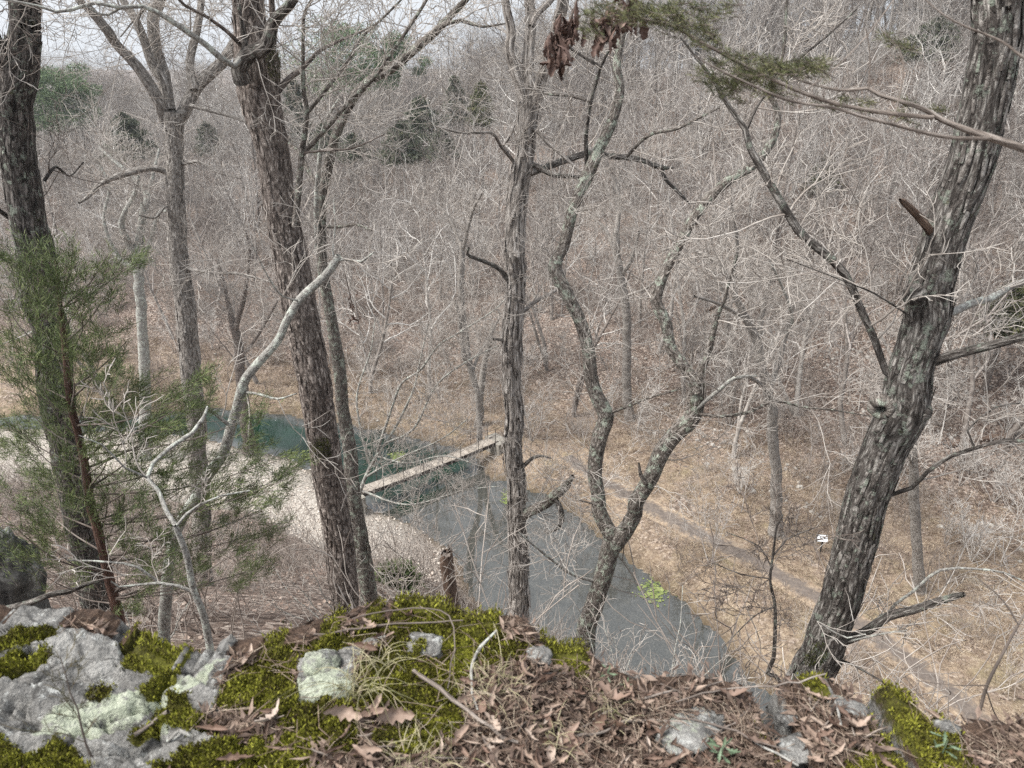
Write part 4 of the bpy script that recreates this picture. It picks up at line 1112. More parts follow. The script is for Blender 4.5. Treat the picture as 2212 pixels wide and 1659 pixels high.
floor_tree('streamside_tree', 'whitish trunk with pale crooked limbs behind the cedar, left of the forked grey tree',
    [(312, 440, 15), (305, 500, 17), (297, 574, 20), (303, 650, 21), (307, 711, 21), (312, 800, 22), (314, 900, 23), (316, 990, 28)],
    [([(312, 470, 14), (318, 420, 12), (300, 395, 11), (250, 350, 9), (215, 320, 6)], 1, {'mat': M_PALE}), ([(300, 560, 15), (275, 520, 15), (262, 480, 12), (290, 420, 9), (300, 380, 6)], -1, {'mat': M_PALE}), ([(302, 600, 9), (340, 470, 8), (360, 455, 6)], -1, {'mat': M_PALE}),
     ([(300, 580, 11), (260, 560, 9), (225, 480, 7), (235, 400, 6), (200, 330, 4)], 1), ([(312, 450, 10), (330, 380, 8), (345, 320, 5)], 1)], M_PALE, 25)
floor_tree('streamside_tree', 'dark trunk behind the twisted stem, in the middle of the flat below the hill',
    [(1568, 600, 9), (1572, 700, 11), (1575, 800, 12), (1570, 880, 15)], [([(1570, 650, 7), (1540, 590, 5), (1520, 530, 3)], 1), ([(1571, 680, 7), (1600, 600, 5), (1620, 540, 3)], -1)], M_GREY, 26)
floor_tree('streamside_tree', 'short leaning trunk on the slope above the footbridge, snapped off at the top',
    [(1066, 700, 10), (1058, 740, 12), (1046, 790, 13), (1040, 830, 15)], [([(1066, 710, 6), (1080, 680, 5), (1068, 660, 3)], 0)], M_GREY, 27, z=4.0)
floor_tree('streamside_tree', 'brown trunk at the water edge between the curved pale stem and the thick brown trunk',
    [(505, 700, 18), (515, 760, 20), (522, 830, 22), (530, 900, 23), (538, 965, 28)], [([(506, 720, 14), (490, 640, 10), (470, 560, 6)], 1), ([(506, 720, 12), (530, 630, 9), (540, 540, 5)], -1), ([(515, 780, 8), (560, 720, 6), (600, 650, 4)], -1)], M_PLATE, 28)
NEAR_TWIG.update(NEAR_TWIG_SAVE)

# snag below the ledge
def snag():
    Y = 15.5
    P, R = px_line([(966, 1192, 24), (968, 1215, 30), (972, 1260, 31), (974, 1300, 31), (976, 1345, 32)], Y)
    p = P[-1]
    P = np.vstack([P, [p[0], p[1], tz(p[0], p[1]) - 0.3]]); R = np.append(R, R[-1] * 1.2)
    v, q, bk, PP, RR = bark_surface(P, R, 26, 0.14, 3.5, 0.7, 5.0, 0.05)
    n0 = 26
    g = np.random.default_rng(3)
    jag = g.uniform(-0.28, 0.12, n0) + 0.12 * np.cos(np.arange(n0) * 2 * math.pi / n0)
    v[:n0, 2] += jag
    root = thing('broken_snag', 'broken brown stump with a jagged top standing on the bank near the water', 'tree stump', tuple(P[-1]))
    link('trunk', mesh_np('snag_trunk', v - P[-1], quads=q, mat=M_SNAG, attrs={'bark': bk}), root)
    # hollow heart of the break
    c = P[0] + np.array([0, 0, -0.12])
    a = np.arange(n0) * 2 * math.pi / n0
    ring = np.stack([c[0] + R[0] * 0.9 * np.cos(a), c[1] + R[0] * 0.9 * np.sin(a), c[2] + 0.05 * np.sin(a * 3)], -1)
    V = np.vstack([ring, c - np.array([0, 0, 0.1])])
    link('broken_heartwood', mesh_np('snag_heart', V - P[-1], tris=np.array([(i, (i + 1) % n0, n0) for i in range(n0)]), mat=M_DEAD, attrs={'bark': V}), root)
snag()

# ------------------------------------------------------------------ cedar at the left
def cedar(name, label, trunk, Y, clusters, mat, seed, per_area, blade_len, blade_w, twist=0.9, trunkmat=M_RED, spread=0.5, from_trunk=True, anchors=None, lift=110):
    g = np.random.default_rng(seed)
    P, R = px_line(trunk, Y)
    if from_trunk:
        p = P[-1]
        z1 = tz(p[0], p[1]) - 0.3
        if p[2] > z1:
            P = np.vstack([P, [p[0] + 0.1, p[1], z1]]); R = np.append(R, R[-1] * 1.3)
    root = thing(name, label, 'tree', tuple(P[-1]))
    inv = -P[-1]
    v, q, bk, PP, RR = bark_surface(P, R, 18, 0.10, 2.6, 0.8, seed, 0.05)
    link('trunk', mesh_np(name + '_trunk', v + inv, quads=q, mat=trunkmat, attrs={'bark': bk}), root)
    br, FP, FD = [], [], []
    for cl in clusters:
        cx, cy, rx, ry = cl[:4]
        dens = cl[4] if len(cl) > 4 else 1.0
        Yc = Y + g.normal(0, spread)
        c = at(cx, cy, Yc)
        sx, sz = rx / FPX * depth(c), ry / FPX * depth(c) * 1.1
        # main branch from the trunk (or the given limb) to the far side of the cluster
        tgt = at(cx, min(cy + lift, 1300), Y)
        i = int(np.argmin(np.linalg.norm(PP - tgt, axis=1)))
        s0 = PP[i]
        side = 1 if c[0] > s0[0] else -1
        end = c + np.array([side * sx * 0.7, 0, sz * 0.3])
        mid = (s0 + end) / 2 + np.array([0, g.normal(0, 0.08), -0.12 * np.linalg.norm(end - s0) * 0.4])
        bp, brd = spline(np.array([s0, mid, end]), np.array([min(RR[i] * 0.4, 0.010), 0.005, 0.002]), 0.08)
        br.append((bp, brd))
        area = sx * sz * 4
        nsub = max(9, int(area * 215 * dens * g.uniform(0.5, 1.4)))
        for _ in range(nsub):
            th, ph = g.uniform(0, 6.28), math.sqrt(g.uniform(0, 1))
            tip = c + np.array([sx * ph * math.cos(th), g.normal(0, spread * 0.35), sz * ph * math.sin(th)])
            back = norm(s0 - tip)
            L = g.uniform(0.10, 0.24) * (Y / 4.5) ** 0.7
            st = tip + (back + g.normal(0, 0.35, 3)) * L + np.array([0, 0, -0.25 * L])
            t = np.linspace(0, 1, 5)[:, None]
            sp = st + (tip - st) * t + np.array([0, 0, 1.0]) * (t * (t - 1)) * L * 0.35
            br.append((sp, np.linspace(0.0020, 0.0009, 5) * (Y / 4.5)))
            nb = int(per_area * g.uniform(0.7, 1.3))
            tt = g.uniform(0.05, 1.0, nb)
            bpnt = st + (tip - st) * tt[:, None] + g.normal(0, 0.012 * Y / 4.5, (nb, 3))
            ax = norm(tip - st)
            rd = norm(g.normal(0, 1, (nb, 3)))
            FP.append(bpnt); FD.append(norm(ax * 0.75 + rd * twist + np.array([0, 0, 0.1])))
    by = {}
    link('branches', tube_mesh(name + '_branches', [([(p + inv, r) for p, r in br], 4)], M_TWIGD), root)
    FP, FD = np.concatenate(FP), np.concatenate(FD)
    n = len(FP)
    V, Q, var = blades(FP, FD, g.uniform(0.6, 1.4, n) * blade_len, g.uniform(0.7, 1.3, n) * blade_w, g)
    link('crown', mesh_np(name + '_foliage', V + inv, quads=Q, mat=mat, smooth=False, attrs={'var': var}), root)
    return root, n

CL = [(30, 800, 50, 30, .8), (20, 890, 50, 30), (215, 950, 40, 30), (240, 890, 40, 25), (480, 1005, 35, 25), (345, 820, 30, 22, .7), (300, 870, 35, 25, .8), (180, 1050, 50, 30), (20, 740, 40, 30), (20, 525, 60, 18), (110, 535, 70, 18), (190, 560, 60, 22), (60, 580, 75, 28), (150, 600, 80, 24), (245, 580, 50, 18), (310, 555, 22, 10, 0.6), (40, 640, 60, 25, .8), (130, 660, 60, 25), (200, 640, 50, 20),
      (60, 710, 50, 30, .7), (140, 720, 60, 35, 1.3), (100, 770, 60, 30), (190, 760, 50, 40), (255, 745, 35, 35, .8), (230, 810, 50, 35), (130, 830, 60, 30), (270, 840, 35, 30, .8), (60, 850, 40, 30, .7), (80, 920, 60, 35), (180, 890, 50, 30, .8), (20, 960, 50, 35),
      (140, 990, 50, 30, .6), (270, 930, 30, 20, .6), (50, 1030, 60, 30), (110, 1080, 50, 30, .7), (30, 1110, 50, 25, .8), (60, 1180, 60, 25, .8), (250, 1010, 30, 25, .6), (300, 960, 35, 25, .7), (410, 855, 45, 28, 1.2), (445, 805, 22, 16), (370, 880, 30, 22), (450, 880, 25, 18), (340, 920, 40, 25),
      (400, 920, 50, 22), (310, 1000, 50, 35), (360, 970, 40, 25), (430, 975, 35, 30, .8), (400, 1040, 50, 30, .8), (330, 1060, 45, 30), (290, 1120, 40, 35), (250, 1080, 35, 30), (565, 900, 18, 18, .8), (560, 960, 25, 20, .7), (585, 1000, 35, 25), (650, 1010, 32, 18, 1.2), (620, 1030, 40, 20), (540, 1040, 45, 25), (480, 1060, 40, 25, .7),
      (470, 1110, 50, 30), (380, 1120, 40, 30), (540, 1110, 50, 28, .8), (610, 1075, 40, 22, .8), (300, 1180, 50, 30), (370, 1190, 45, 28), (450, 1180, 50, 28, .8), (530, 1170, 50, 28, .7), (600, 1140, 40, 25, .6), (420, 1240, 55, 25, .6), (330, 1240, 50, 25, .7), (520, 1240, 50, 25, .6), (580, 1220, 40, 25, .5), (90, 1140, 50, 22, .7), (280, 1300, 35, 18, .5), (150, 1240, 50, 20, .4)]
r1, nf = cedar('red_cedar_tree', 'green feathery cedar with a reddish trunk covering the lower left', [(120, 560, 5), (128, 640, 9), (137, 728, 12), (150, 865, 14), (167, 933, 15), (181, 1001, 17), (197, 1104, 19), (205, 1126, 19), (222, 1195, 20), (236, 1263, 21), (253, 1331, 22), (270, 1400, 24)],
      4.7, CL, M_CEDAR, 31, 60, 0.066, 0.0038, spread=0.40, twist=0.65)
# near cedar limb hanging in at the top right, with its dry forks
def cedar_limb():
    Y = 1.75
    g = np.random.default_rng(33)
    lines = [([(2420, 390, 18), (2212, 321, 16), (2140, 297, 15), (2088, 280, 13), (2037, 260, 12), (1986, 232, 10), (1900, 205, 8), (1876, 191, 7), (1815, 195, 6), (1729, 174, 4), (1690, 150, 3)], 0.1),
             ([(2016, 254, 9), (1934, 246, 9), (1866, 236, 8), (1798, 222, 8), (1729, 198, 8), (1661, 167, 7), (1593, 133, 7), (1524, 96, 7), (1456, 58, 6), (1368, 34, 5), (1317, 7, 4), (1280, -10, 3)], 0.15),
             ([(2140, 299, 8), (2054, 297, 7), (1986, 284, 7), (1934, 270, 7), (1866, 253, 6), (1798, 232, 6), (1712, 219, 5), (1627, 185, 5), (1541, 144, 4), (1500, 120, 3)], -0.1),
             ([(2330, 190, 8), (2212, 125, 6), (2165, 90, 5), (2060, 45, 4), (2000, 0, 3), (1950, -60, 3)], 0.1),
             ([(1876, 191, 3), (1880, 120, 3), (1870, 60, 2)], 0.0), ([(1740, 195, 4), (1800, 150, 3), (1870, 80, 3), (1930, 0, 2)], 0.2), ([(1934, 246, 3), (1950, 170, 3), (1945, 110, 3), (1900, 60, 2)], 0.05)]
    P0 = px_line(lines[0][0][:1], Y)[0][0]
    root = thing('cedar_limb', 'cedar limb with dry forked wood and green sprays hanging in at top right', 'branch', tuple(P0))
    for pts, dY in lines:
        lp, lr = px_line(pts, Y, dY)
        v, q, bk, SP, SR = bark_surface(lp, lr, 10, 0.06, 2.0, 6.0, 4.0, 0.02)
        link('branch', mesh_np('cedar_limb_branch', v - P0, quads=q, mat=M_DEAD, attrs={'bark': bk}), root)
    cl = [(1560, 125, 35, 20), (1610, 140, 40, 28), (1660, 150, 45, 32), (1715, 145, 40, 28), (1750, 140, 30, 18), (1560, 185, 28, 28), (1600, 170, 35, 22), (1650, 190, 40, 14), (1535, 165, 25, 15), (1480, 60, 45, 22), (1420, 35, 45, 22), (1370, 20, 40, 20), (1440, 15, 50, 14), (1500, 30, 40, 20, .7), (1270, 45, 16, 32, 1.2), (1300, 20, 30, 18, .8), (1520, 90, 30, 20, .7),
          (1955, 217, 22, 10, .8), (1935, 250, 20, 12, .8), (1862, 222, 20, 8, .8), (1830, 215, 25, 8, .7), (1908, 80, 22, 14), (1940, 95, 12, 10, .7), (1550, 14, 18, 14), (1345, 45, 22, 20, .6), (1780, 215, 25, 8, .8), (1500, 160, 15, 20, .6), (2010, 232, 14, 8, .6)]
    FP, FD, br = [], [], []
    for c_ in cl:
        cx, cy, rx, ry = c_[:4]; dn_ = c_[4] if len(c_) > 4 else 1
        ns = max(4, int(rx * ry * 0.024 * dn_))
        for _ in range(ns):
            th, ph = g.uniform(0, 6.28), math.sqrt(g.uniform(0, 1))
            tip = at(cx + rx * ph * math.cos(th), cy + ry * ph * math.sin(th), Y + 0.1 + g.normal(0, 0.05))
            st = tip + np.array([g.uniform(0.02, 0.06), g.normal(0, 0.02), -g.uniform(-0.005, 0.03)])
            br.append((np.stack([st, (st + tip) / 2 - np.array([0, 0, 0.004]), tip]), np.array([0.0012, 0.001, 0.0007])))
            nb = 24
            tt = g.uniform(0, 1, nb)[:, None]
            FP.append(st + (tip - st) * tt); FD.append(norm(norm(tip - st) * 0.8 + norm(g.normal(0, 1, (nb, 3))) * 0.8))
    FP, FD = np.concatenate(FP), np.concatenate(FD)
    V, Q, var = blades(FP, FD, g.uniform(0.010, 0.024, len(FP)), g.uniform(0.0012, 0.0022, len(FP)), g)
    tag(link('twigs', tube_mesh('cedar_limb_twigs', [([(p - P0, r) for p, r in br], 3)], M_TWIGD), root), kind='stuff')
    link('foliage', mesh_np('cedar_limb_foliage', V - P0, quads=Q, mat=M_CEDAR2, smooth=False, attrs={'var': var}), root)
cedar_limb()

# ------------------------------------------------------------------ leaf shapes
def leaf_mesh(name, L, W, lobes, curl, fold, mat, seed, bend=0.3):
    g = np.random.default_rng(seed)
    n = 11
    V = []
    for i in range(n):
        t = i / (n - 1)
        w = W * math.sin(math.pi * min(1, t * 1.02)) ** 0.7 * (0.45 + 0.55 * t if t < 0.75 else 1.0)
        if lobes: w *= 1 - 0.5 * (0.5 + 0.5 * math.cos(t * lobes * 2 * math.pi))
        w = max(w, 0.002)
        x = (t - 0.5) * L
        zc = bend * L * (4 * (t - 0.5) ** 2) * 0.35 + 0.02 * L * math.sin(t * 9 + seed)
        for s in (-1, -0.5, 0, 0.5, 1):
            a = s * curl
            yy = w * 0.5 * (math.sin(a) / max(curl, 1e-3)) * g.uniform(0.75, 1.2) + 0.10 * L * math.sin(t * 2.6 + seed) * 0.6
            zz = zc + w * 0.5 * (1 - math.cos(a)) / max(curl, 1e-3) + fold * abs(s) * w * 0.3
            V.append((x + g.normal(0, 0.012) * L * abs(s), yy, zz + g.normal(0, 0.010) * L))
    Q = [(i * 5 + j, i * 5 + j + 1, (i + 1) * 5 + j + 1, (i + 1) * 5 + j) for i in range(n - 1) for j in range(4)]
    return mesh_np(name, np.array(V), quads=np.array(Q), mat=mat)
LEAVES = [leaf_mesh('leaf', 0.075, 0.050, 5, 1.0, 0.3, M_LEAF, 7, 0.9), leaf_mesh('leaf', 0.065, 0.045, 4, 1.9, 0.1, M_LEAF, 8, 0.6), leaf_mesh('leaf', 0.085, 0.040, 4, 1.4, 0.2, M_LEAF, 1), leaf_mesh('leaf', 0.070, 0.030, 0, 2.4, 0.0, M_LEAF, 2), leaf_mesh('leaf', 0.095, 0.045, 4, 0.8, 0.3, M_LEAF, 3, 0.6), leaf_mesh('leaf', 0.060, 0.028, 0, 1.2, 0.4, M_LEAF, 4), leaf_mesh('leaf', 0.080, 0.024, 0, 2.8, 0.0, M_LEAF, 5, 0.2), leaf_mesh('leaf', 0.05, 0.035, 3, 1.7, 0.2, M_LEAF, 6)]
HLEAVES = [leaf_mesh('hanging_leaf', 0.085, 0.066, 4, 1.6, 0.2, M_HANGL, 11, 0.5), leaf_mesh('hanging_leaf', 0.07, 0.06, 3, 2.2, 0.1, M_HANGL, 12, 0.8), leaf_mesh('hanging_leaf', 0.10, 0.07, 4, 1.1, 0.3, M_HANGL, 13, 0.4)]

def leafy_twig(label, twig, clusters, Y, seed):
    g = np.random.default_rng(seed)
    P, R = px_line(twig, Y)
    P2, R2 = spline(P, R, 0.05)
    root = thing('oak_twig', label, 'branch', tuple(P[0]), 'twigs with withered leaves')
    link('twig', tube_mesh('oak_twig_stem', [([(P2 - P[0], R2)], 6)], M_TWIGD), root)
    for cx, cy, rx, ry, n in clusters:
        for _ in range(n):
            q = at(cx + g.normal(0, rx * 0.5), cy + g.normal(0, ry * 0.5), Y + g.normal(0, 0.05))
            o = link('leaf', HLEAVES[g.integers(3)], root, tuple(q - P[0]))
            o.rotation_euler = (g.uniform(-0.9, 0.9), math.pi / 2 + g.normal(0, 0.8), g.uniform(0, 6.28))
            s = g.uniform(0.6, 1.1); o.scale = (s, s, s)
leafy_twig('twig of withered brown oak leaves hanging in front of the shaggy trunk top', [(1260, -40, 7), (1240, 20, 5), (1222, 70, 4), (1205, 130, 3)], [(1228, 66, 26, 24, 26), (1206, 95, 34, 30, 34), (1203, 130, 20, 24, 20)], 3.2, 1)
leafy_twig('twig of withered brown oak leaves behind the hanging green cedar spray', [(1400, -40, 7), (1350, 20, 5), (1325, 60, 4), (1310, 95, 3)], [(1335, 50, 40, 38, 40), (1302, 75, 22, 30, 16), (1350, 20, 28, 22, 16)], 2.9, 2)
leafy_twig('small twig of dry tan leaves right of the thick brown trunk', [(745, 590, 3), (756, 640, 3), (765, 690, 2)], [(762, 660, 10, 20, 6), (775, 690, 10, 8, 5)], 6.5, 3)

# ------------------------------------------------------------------ forest on the far hillside
def scatter(name, label, protos, pts, rot, scl, kidx):
    """one object of many instances: only for growth nobody could count"""
    me = bpy.data.meshes.new(name)
    me.vertices.add(len(pts))
    me.vertices.foreach_set('co', np.ascontiguousarray(pts, np.float32).ravel())
    me.attributes.new('rot', 'FLOAT_VECTOR', 'POINT').data.foreach_set('vector', np.ascontiguousarray(rot, np.float32).ravel())
    me.attributes.new('scl', 'FLOAT', 'POINT').data.foreach_set('value', np.ascontiguousarray(scl, np.float32))
    me.attributes.new('kidx', 'INT', 'POINT').data.foreach_set('value', np.ascontiguousarray(kidx, np.int32))
    o = link(name, me)
    tag(o, label, kind='stuff')
    ng = bpy.data.node_groups.new(name, 'GeometryNodeTree')
    ng.interface.new_socket('Geometry', in_out='INPUT', socket_type='NodeSocketGeometry')
    ng.interface.new_socket('Geometry', in_out='OUTPUT', socket_type='NodeSocketGeometry')
    N, L = ng.nodes, ng.links
    gi, go = N.new('NodeGroupInput'), N.new('NodeGroupOutput')
    jn = N.new('GeometryNodeJoinGeometry')
    def named(nm, dt):
        a = N.new('GeometryNodeInputNamedAttribute'); a.data_type = dt; a.inputs['Name'].default_value = nm
        return a.outputs['Attribute']
    for kk, pme in enumerate(protos):
        po = bpy.data.objects.new(name + '_source', pme)
        oi = N.new('GeometryNodeObjectInfo'); oi.inputs['Object'].default_value = po
        oi.inputs['As Instance'].default_value = True
        cmp_ = N.new('FunctionNodeCompare'); cmp_.data_type = 'INT'; cmp_.operation = 'EQUAL'
        L.new(named('kidx', 'INT'), cmp_.inputs[2]); cmp_.inputs[3].default_value = kk
        ip = N.new('GeometryNodeInstanceOnPoints')
        L.new(gi.outputs[0], ip.inputs['Points']); L.new(cmp_.outputs[0], ip.inputs['Selection']); L.new(oi.outputs['Geometry'], ip.inputs['Instance'])
        er = N.new('FunctionNodeEulerToRotation')
        L.new(named('rot', 'FLOAT_VECTOR'), er.inputs[0]); L.new(er.outputs[0], ip.inputs['Rotation'])
        L.new(named('scl', 'FLOAT'), ip.inputs['Scale'])
        L.new(ip.outputs[0], jn.inputs[0])
    L.new(jn.outputs[0], go.inputs[0])
    md = o.modifiers.new('scatter', 'NODES'); md.node_group = ng
    return o

def two_meshes(nm, T, tm=None, cm=None):
    tr = tube_mesh(nm + '_trunk', [(T[0], 7)], tm or M_FTRUNK)
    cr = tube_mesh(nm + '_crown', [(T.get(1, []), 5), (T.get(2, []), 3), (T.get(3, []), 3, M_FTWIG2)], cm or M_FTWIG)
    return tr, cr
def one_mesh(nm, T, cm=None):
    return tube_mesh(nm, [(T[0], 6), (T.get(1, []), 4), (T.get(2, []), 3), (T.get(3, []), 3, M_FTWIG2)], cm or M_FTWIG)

FOREST = []
for s in range(7):
    H = [13, 11, 14, 10, 12, 9, 15][s]
    FOREST.append(tree_proto(100 + s, H, H * 0.011 + 0.02, lean=0.12, fork=[0, 1, 0, 2, 0, 1, 0][s], rmin=0.011))
SAPS = [tree_proto(200 + s, [5, 4, 6, 3.5][s], 0.035, spec=SPEC_SAP, lean=0.15, fork=[0, 2, 1, 3][s], rmin=0.008) for s in range(4)]
def brush_proto(seed, n, H):
    g = np.random.default_rng(seed)
    T = {}
    sp = dict(seg=[5, 4], wig=[0.16, 0.22], trop=[0.05, 0.03], taper=[0.7, 0.5], n=[5], start=[0.3], ang=[0.6], ratio=[0.45], short=[0.4], rr=[0.7], rmin=0.005, last=1)
    for _ in range(n):
        d = norm(np.array([g.normal(0, 0.5), g.normal(0, 0.5), 1.0]))
        grow(T, np.array([g.normal(0, 0.35), g.normal(0, 0.35), -0.05]), d, H * g.uniform(0.5, 1.2), 0.010, 0, sp, g)
    return T
BRUSH = [brush_proto(300 + s, 22, 1.5 + 0.3 * s) for s in range(3)]

g = np.random.default_rng(77)
def sample_far(n):
    out = []
    while len(out) < n:
        m_ = 4000
        y = 36 + 130 * g.uniform(0, 1, m_) ** 1.2
        x = g.uniform(-0.95, 0.95, m_) * (y * 0.95 + 6)
        sb = np.interp(x, SB_X, SB_Y)
        ry = np.interp(x, RG_X, RG_Y)
        pr = (0.08 * smooth((y - sb) / 6) + 0.62 * smooth((y - sb - 8) / 28) + 0.24 * smooth((y - ry + 22) / 14)) * np.where(y > ry + 26, 0, 1)
        ok = (g.uniform(0, 1, m_) < pr)
        out += list(zip(x[ok], y[ok]))
    return np.array(out[:n])
fp = sample_far(1050)
rxx = g.uniform(-125, 55, 330)
fp = np.vstack([fp, np.c_[rxx, np.interp(rxx, RG_X, RG_Y) + g.uniform(-14, 16, 330)]])
fz = terrain(fp[:, 0], fp[:, 1])
px, py = to_px(fp[:, 0], fp[:, 1], fz)
inview = (px > -150) & (px < 2360)
dist = np.linalg.norm(np.c_[fp, fz - CAMZ], axis=1)
ryf = np.interp(fp[:, 0], RG_X, RG_Y)
size = g.uniform(0.55, 0.95, len(fp)) + 0.22 * smooth((fp[:, 1] - ryf + 22) / 12) * smooth((fp[:, 0] + 35) / 25)
kind_ = g.integers(0, len(FOREST), len(fp))
Hs = np.array([13, 11, 14, 10, 12, 9, 15])[kind_] * size
# keep trees on the middle slope lower, so the hillside reads
appar = np.where(inview, Hs / dist, 0)
ordr = np.argsort(-appar)
ind = ordr[:290]
rest = ordr[290:]
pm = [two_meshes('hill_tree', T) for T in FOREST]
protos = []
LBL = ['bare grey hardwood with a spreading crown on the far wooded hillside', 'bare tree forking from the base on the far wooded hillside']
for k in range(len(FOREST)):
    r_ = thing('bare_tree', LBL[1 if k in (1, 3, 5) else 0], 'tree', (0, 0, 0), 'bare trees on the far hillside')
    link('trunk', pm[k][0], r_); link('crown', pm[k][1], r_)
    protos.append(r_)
used = [False] * len(FOREST)
for i in ind:
    k = int(kind_[i])
    o = protos[k] if not used[k] else copy_tree(protos[k])
    used[k] = True
    o.location = (fp[i, 0], fp[i, 1], fz[i])
    o.rotation_euler = (g.normal(0, 0.05), g.normal(0, 0.05), g.uniform(0, 6.28))
    o.scale = (size[i],) * 3
for k in range(len(FOREST)):
    if not used[k]:
        protos[k].location = (fp[rest[k], 0], fp[rest[k], 1], fz[rest[k]])
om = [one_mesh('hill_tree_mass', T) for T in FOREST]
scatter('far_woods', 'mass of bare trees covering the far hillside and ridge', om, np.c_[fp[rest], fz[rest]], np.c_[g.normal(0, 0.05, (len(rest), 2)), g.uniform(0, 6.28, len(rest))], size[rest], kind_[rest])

# larger bare trees standing on the flat and the foot of the hill
MID = [two_meshes('valley_tree', tree_proto(500 + s_, [11, 13, 10, 12][s_], 0.15, lean=0.16, fork=[1, 0, 1, 0][s_], rmin=0.009, wig=[0.10, 0.24, 0.22, 0.20])) for s_ in range(4)]
for j_, (a_, b_, sc_, lab_) in enumerate([(1240, 900, 0.85, 'bare crooked tree at the slope foot between the shaggy trunk and the first twisted stem'), (1480, 860, 0.9, 'bare spreading tree at the slope foot, seen between the two twisted stems'),
        (1720, 900, 1.0, 'pale crooked tree at the slope foot behind the grey tree by the path'), (1830, 960, 0.95, 'pale spreading tree just left of the leaning oak, beyond the path'), (1585, 990, 0.8, 'low crooked bare tree on the flat, right of the twisted fork'),
        (2080, 1000, 0.9, 'bare tree on the rocky slope right of the leaning oak'), (2190, 900, 1.0, 'bare tree at the right edge on the rocky slope'), (1420, 760, 1.0, 'bare tree up the slope behind the right twisted stem'), (1180, 800, 0.9, 'slim bare tree on the slope right of the shaggy trunk'),
        (930, 850, 0.85, 'bare tree on the bank beyond the footbridge'), (800, 850, 0.9, 'bare tree across the water, right of the thick brown trunk'), (560, 830, 0.95, 'bare tree across the water, left of the thick brown trunk'), (220, 850, 1.0, 'bare tree beyond the cedar at the left'), (1950, 780, 1.05, 'bare tree up the slope behind the leaning oak')]):
    q_ = onz(a_, b_, 1.2)
    for _ in range(3): q_ = onz(a_, b_, tz(q_[0], q_[1]))
    r_ = thing('bare_tree', lab_, 'tree', (q_[0], q_[1], tz(q_[0], q_[1])), 'bare trees on the valley floor', g.uniform(0, 6.28))
    r_.scale = (sc_ * 1.3,) * 3
    link('trunk', MID[j_ % 4][0], r_); link('crown', MID[j_ % 4][1], r_)
# fallen logs
for pts_, lab_ in [([(2040, 965, 16), (2110, 950, 15), (2230, 938, 12)], 'long fallen log lying across the right slope behind the leaning oak'), ([(1640, 745, 9), (1690, 712, 9), (1735, 690, 6)], 'dark fallen log leaning up the hillside'), ([(1470, 700, 8), (1560, 655, 6)], 'thin fallen trunk on the leafy hillside'), ([(2120, 1005, 9), (2212, 1030, 9)], 'short fallen log near the right edge, among stones')]:
    P_, R_ = [], []
    for a_, b_, w_ in pts_:
        q_ = onz(a_, b_, 3.0)
        for _ in range(5): q_ = onz(a_, b_, tz(q_[0], q_[1]) + 0.12)
        P_.append(q_); R_.append(0.5 * w_ / FPX * depth(q_))
    SP_, SR_ = spline(np.array(P_), np.array(R_), 0.4)
    v_, q2_, b2_ = tubes([(SP_ - SP_[0], SR_)], 9)
    o = link('fallen_log', mesh_np('fallen_log', v_, quads=q2_, mat=M_SNAG, attrs={'bark': b2_}), None, tuple(SP_[0]))
    tag(o, lab_, 'log', 'fallen logs')

# saplings and brush as undergrowth
def sample_box(n, x0, x1, y0, y1, fn):
    out = np.empty((0, 2))
    while len(out) < n:
        p = np.c_[g.uniform(x0, x1, 4000), g.uniform(y0, y1, 4000)]
        out = np.vstack([out, p[g.uniform(0, 1, 4000) < fn(p[:, 0], p[:, 1])]])
    return out[:n]
def far_fn(x, y):
    sb = np.interp(x, SB_X, SB_Y)
    view = np.abs(x) < y * 0.9 + 8
    off_path = smooth((seg_dist(x, y, PATH) - 0.9) / 1.0)
    sq = onz(1770, 1192, 0.9)
    off_path = off_path * ~((np.abs(x - sq[0]) < 1.3) & (y < sq[1] + 0.3) & (y > sq[1] - 3.5))
    return view * (y > yfar(x) + 0.8) * (0.30 + 0.70 * smooth((y - sb + 4) / 10)) * off_path * (30.0 / np.maximum(y, 30)) ** 0.5
ps = sample_box(1050, -90, 90, 14, 125, far_fn)
pz = terrain(ps[:, 0], ps[:, 1])
smesh = [one_mesh('sapling', T, M_FTWIG) for T in SAPS]
scatter('sapling_undergrowth', 'thin bare saplings filling the hillside and flat', smesh, np.c_[ps, pz], np.c_[g.normal(0, 0.08, (len(ps), 2)), g.uniform(0, 6.28, len(ps))], g.uniform(0.6, 1.25, len(ps)), g.integers(0, 4, len(ps)))
pb = sample_box(1500, -70, 70, 12, 95, far_fn)
def near_fn(x, y):
    return (y < ynear(x) - 0.3) * (y > 5.0 - 0.06 * np.minimum(x, 0)) * np.where(x < -4, 0.5, 1.0) * (np.abs(x) < y * 0.9 + 3) * np.where((x < -2.5) & (y > ynear(x) - 9), 0.0, 1.0)
pn = sample_box(130, -30, 12, 5, 40, near_fn)
pall = np.vstack([pb, pn])
bz = terrain(pall[:, 0], pall[:, 1])
bmesh_ = [one_mesh('brush', T, M_BRUSH) for T in BRUSH]
scatter('brush', 'low tangle of dry brush stems over the banks and slopes', bmesh_, np.c_[pall, bz], np.c_[g.normal(0, 0.1, (len(pall), 2)), g.uniform(0, 6.28, len(pall))], g.uniform(0.6, 1.3, len(pall)), g.integers(0, 3, len(pall)))

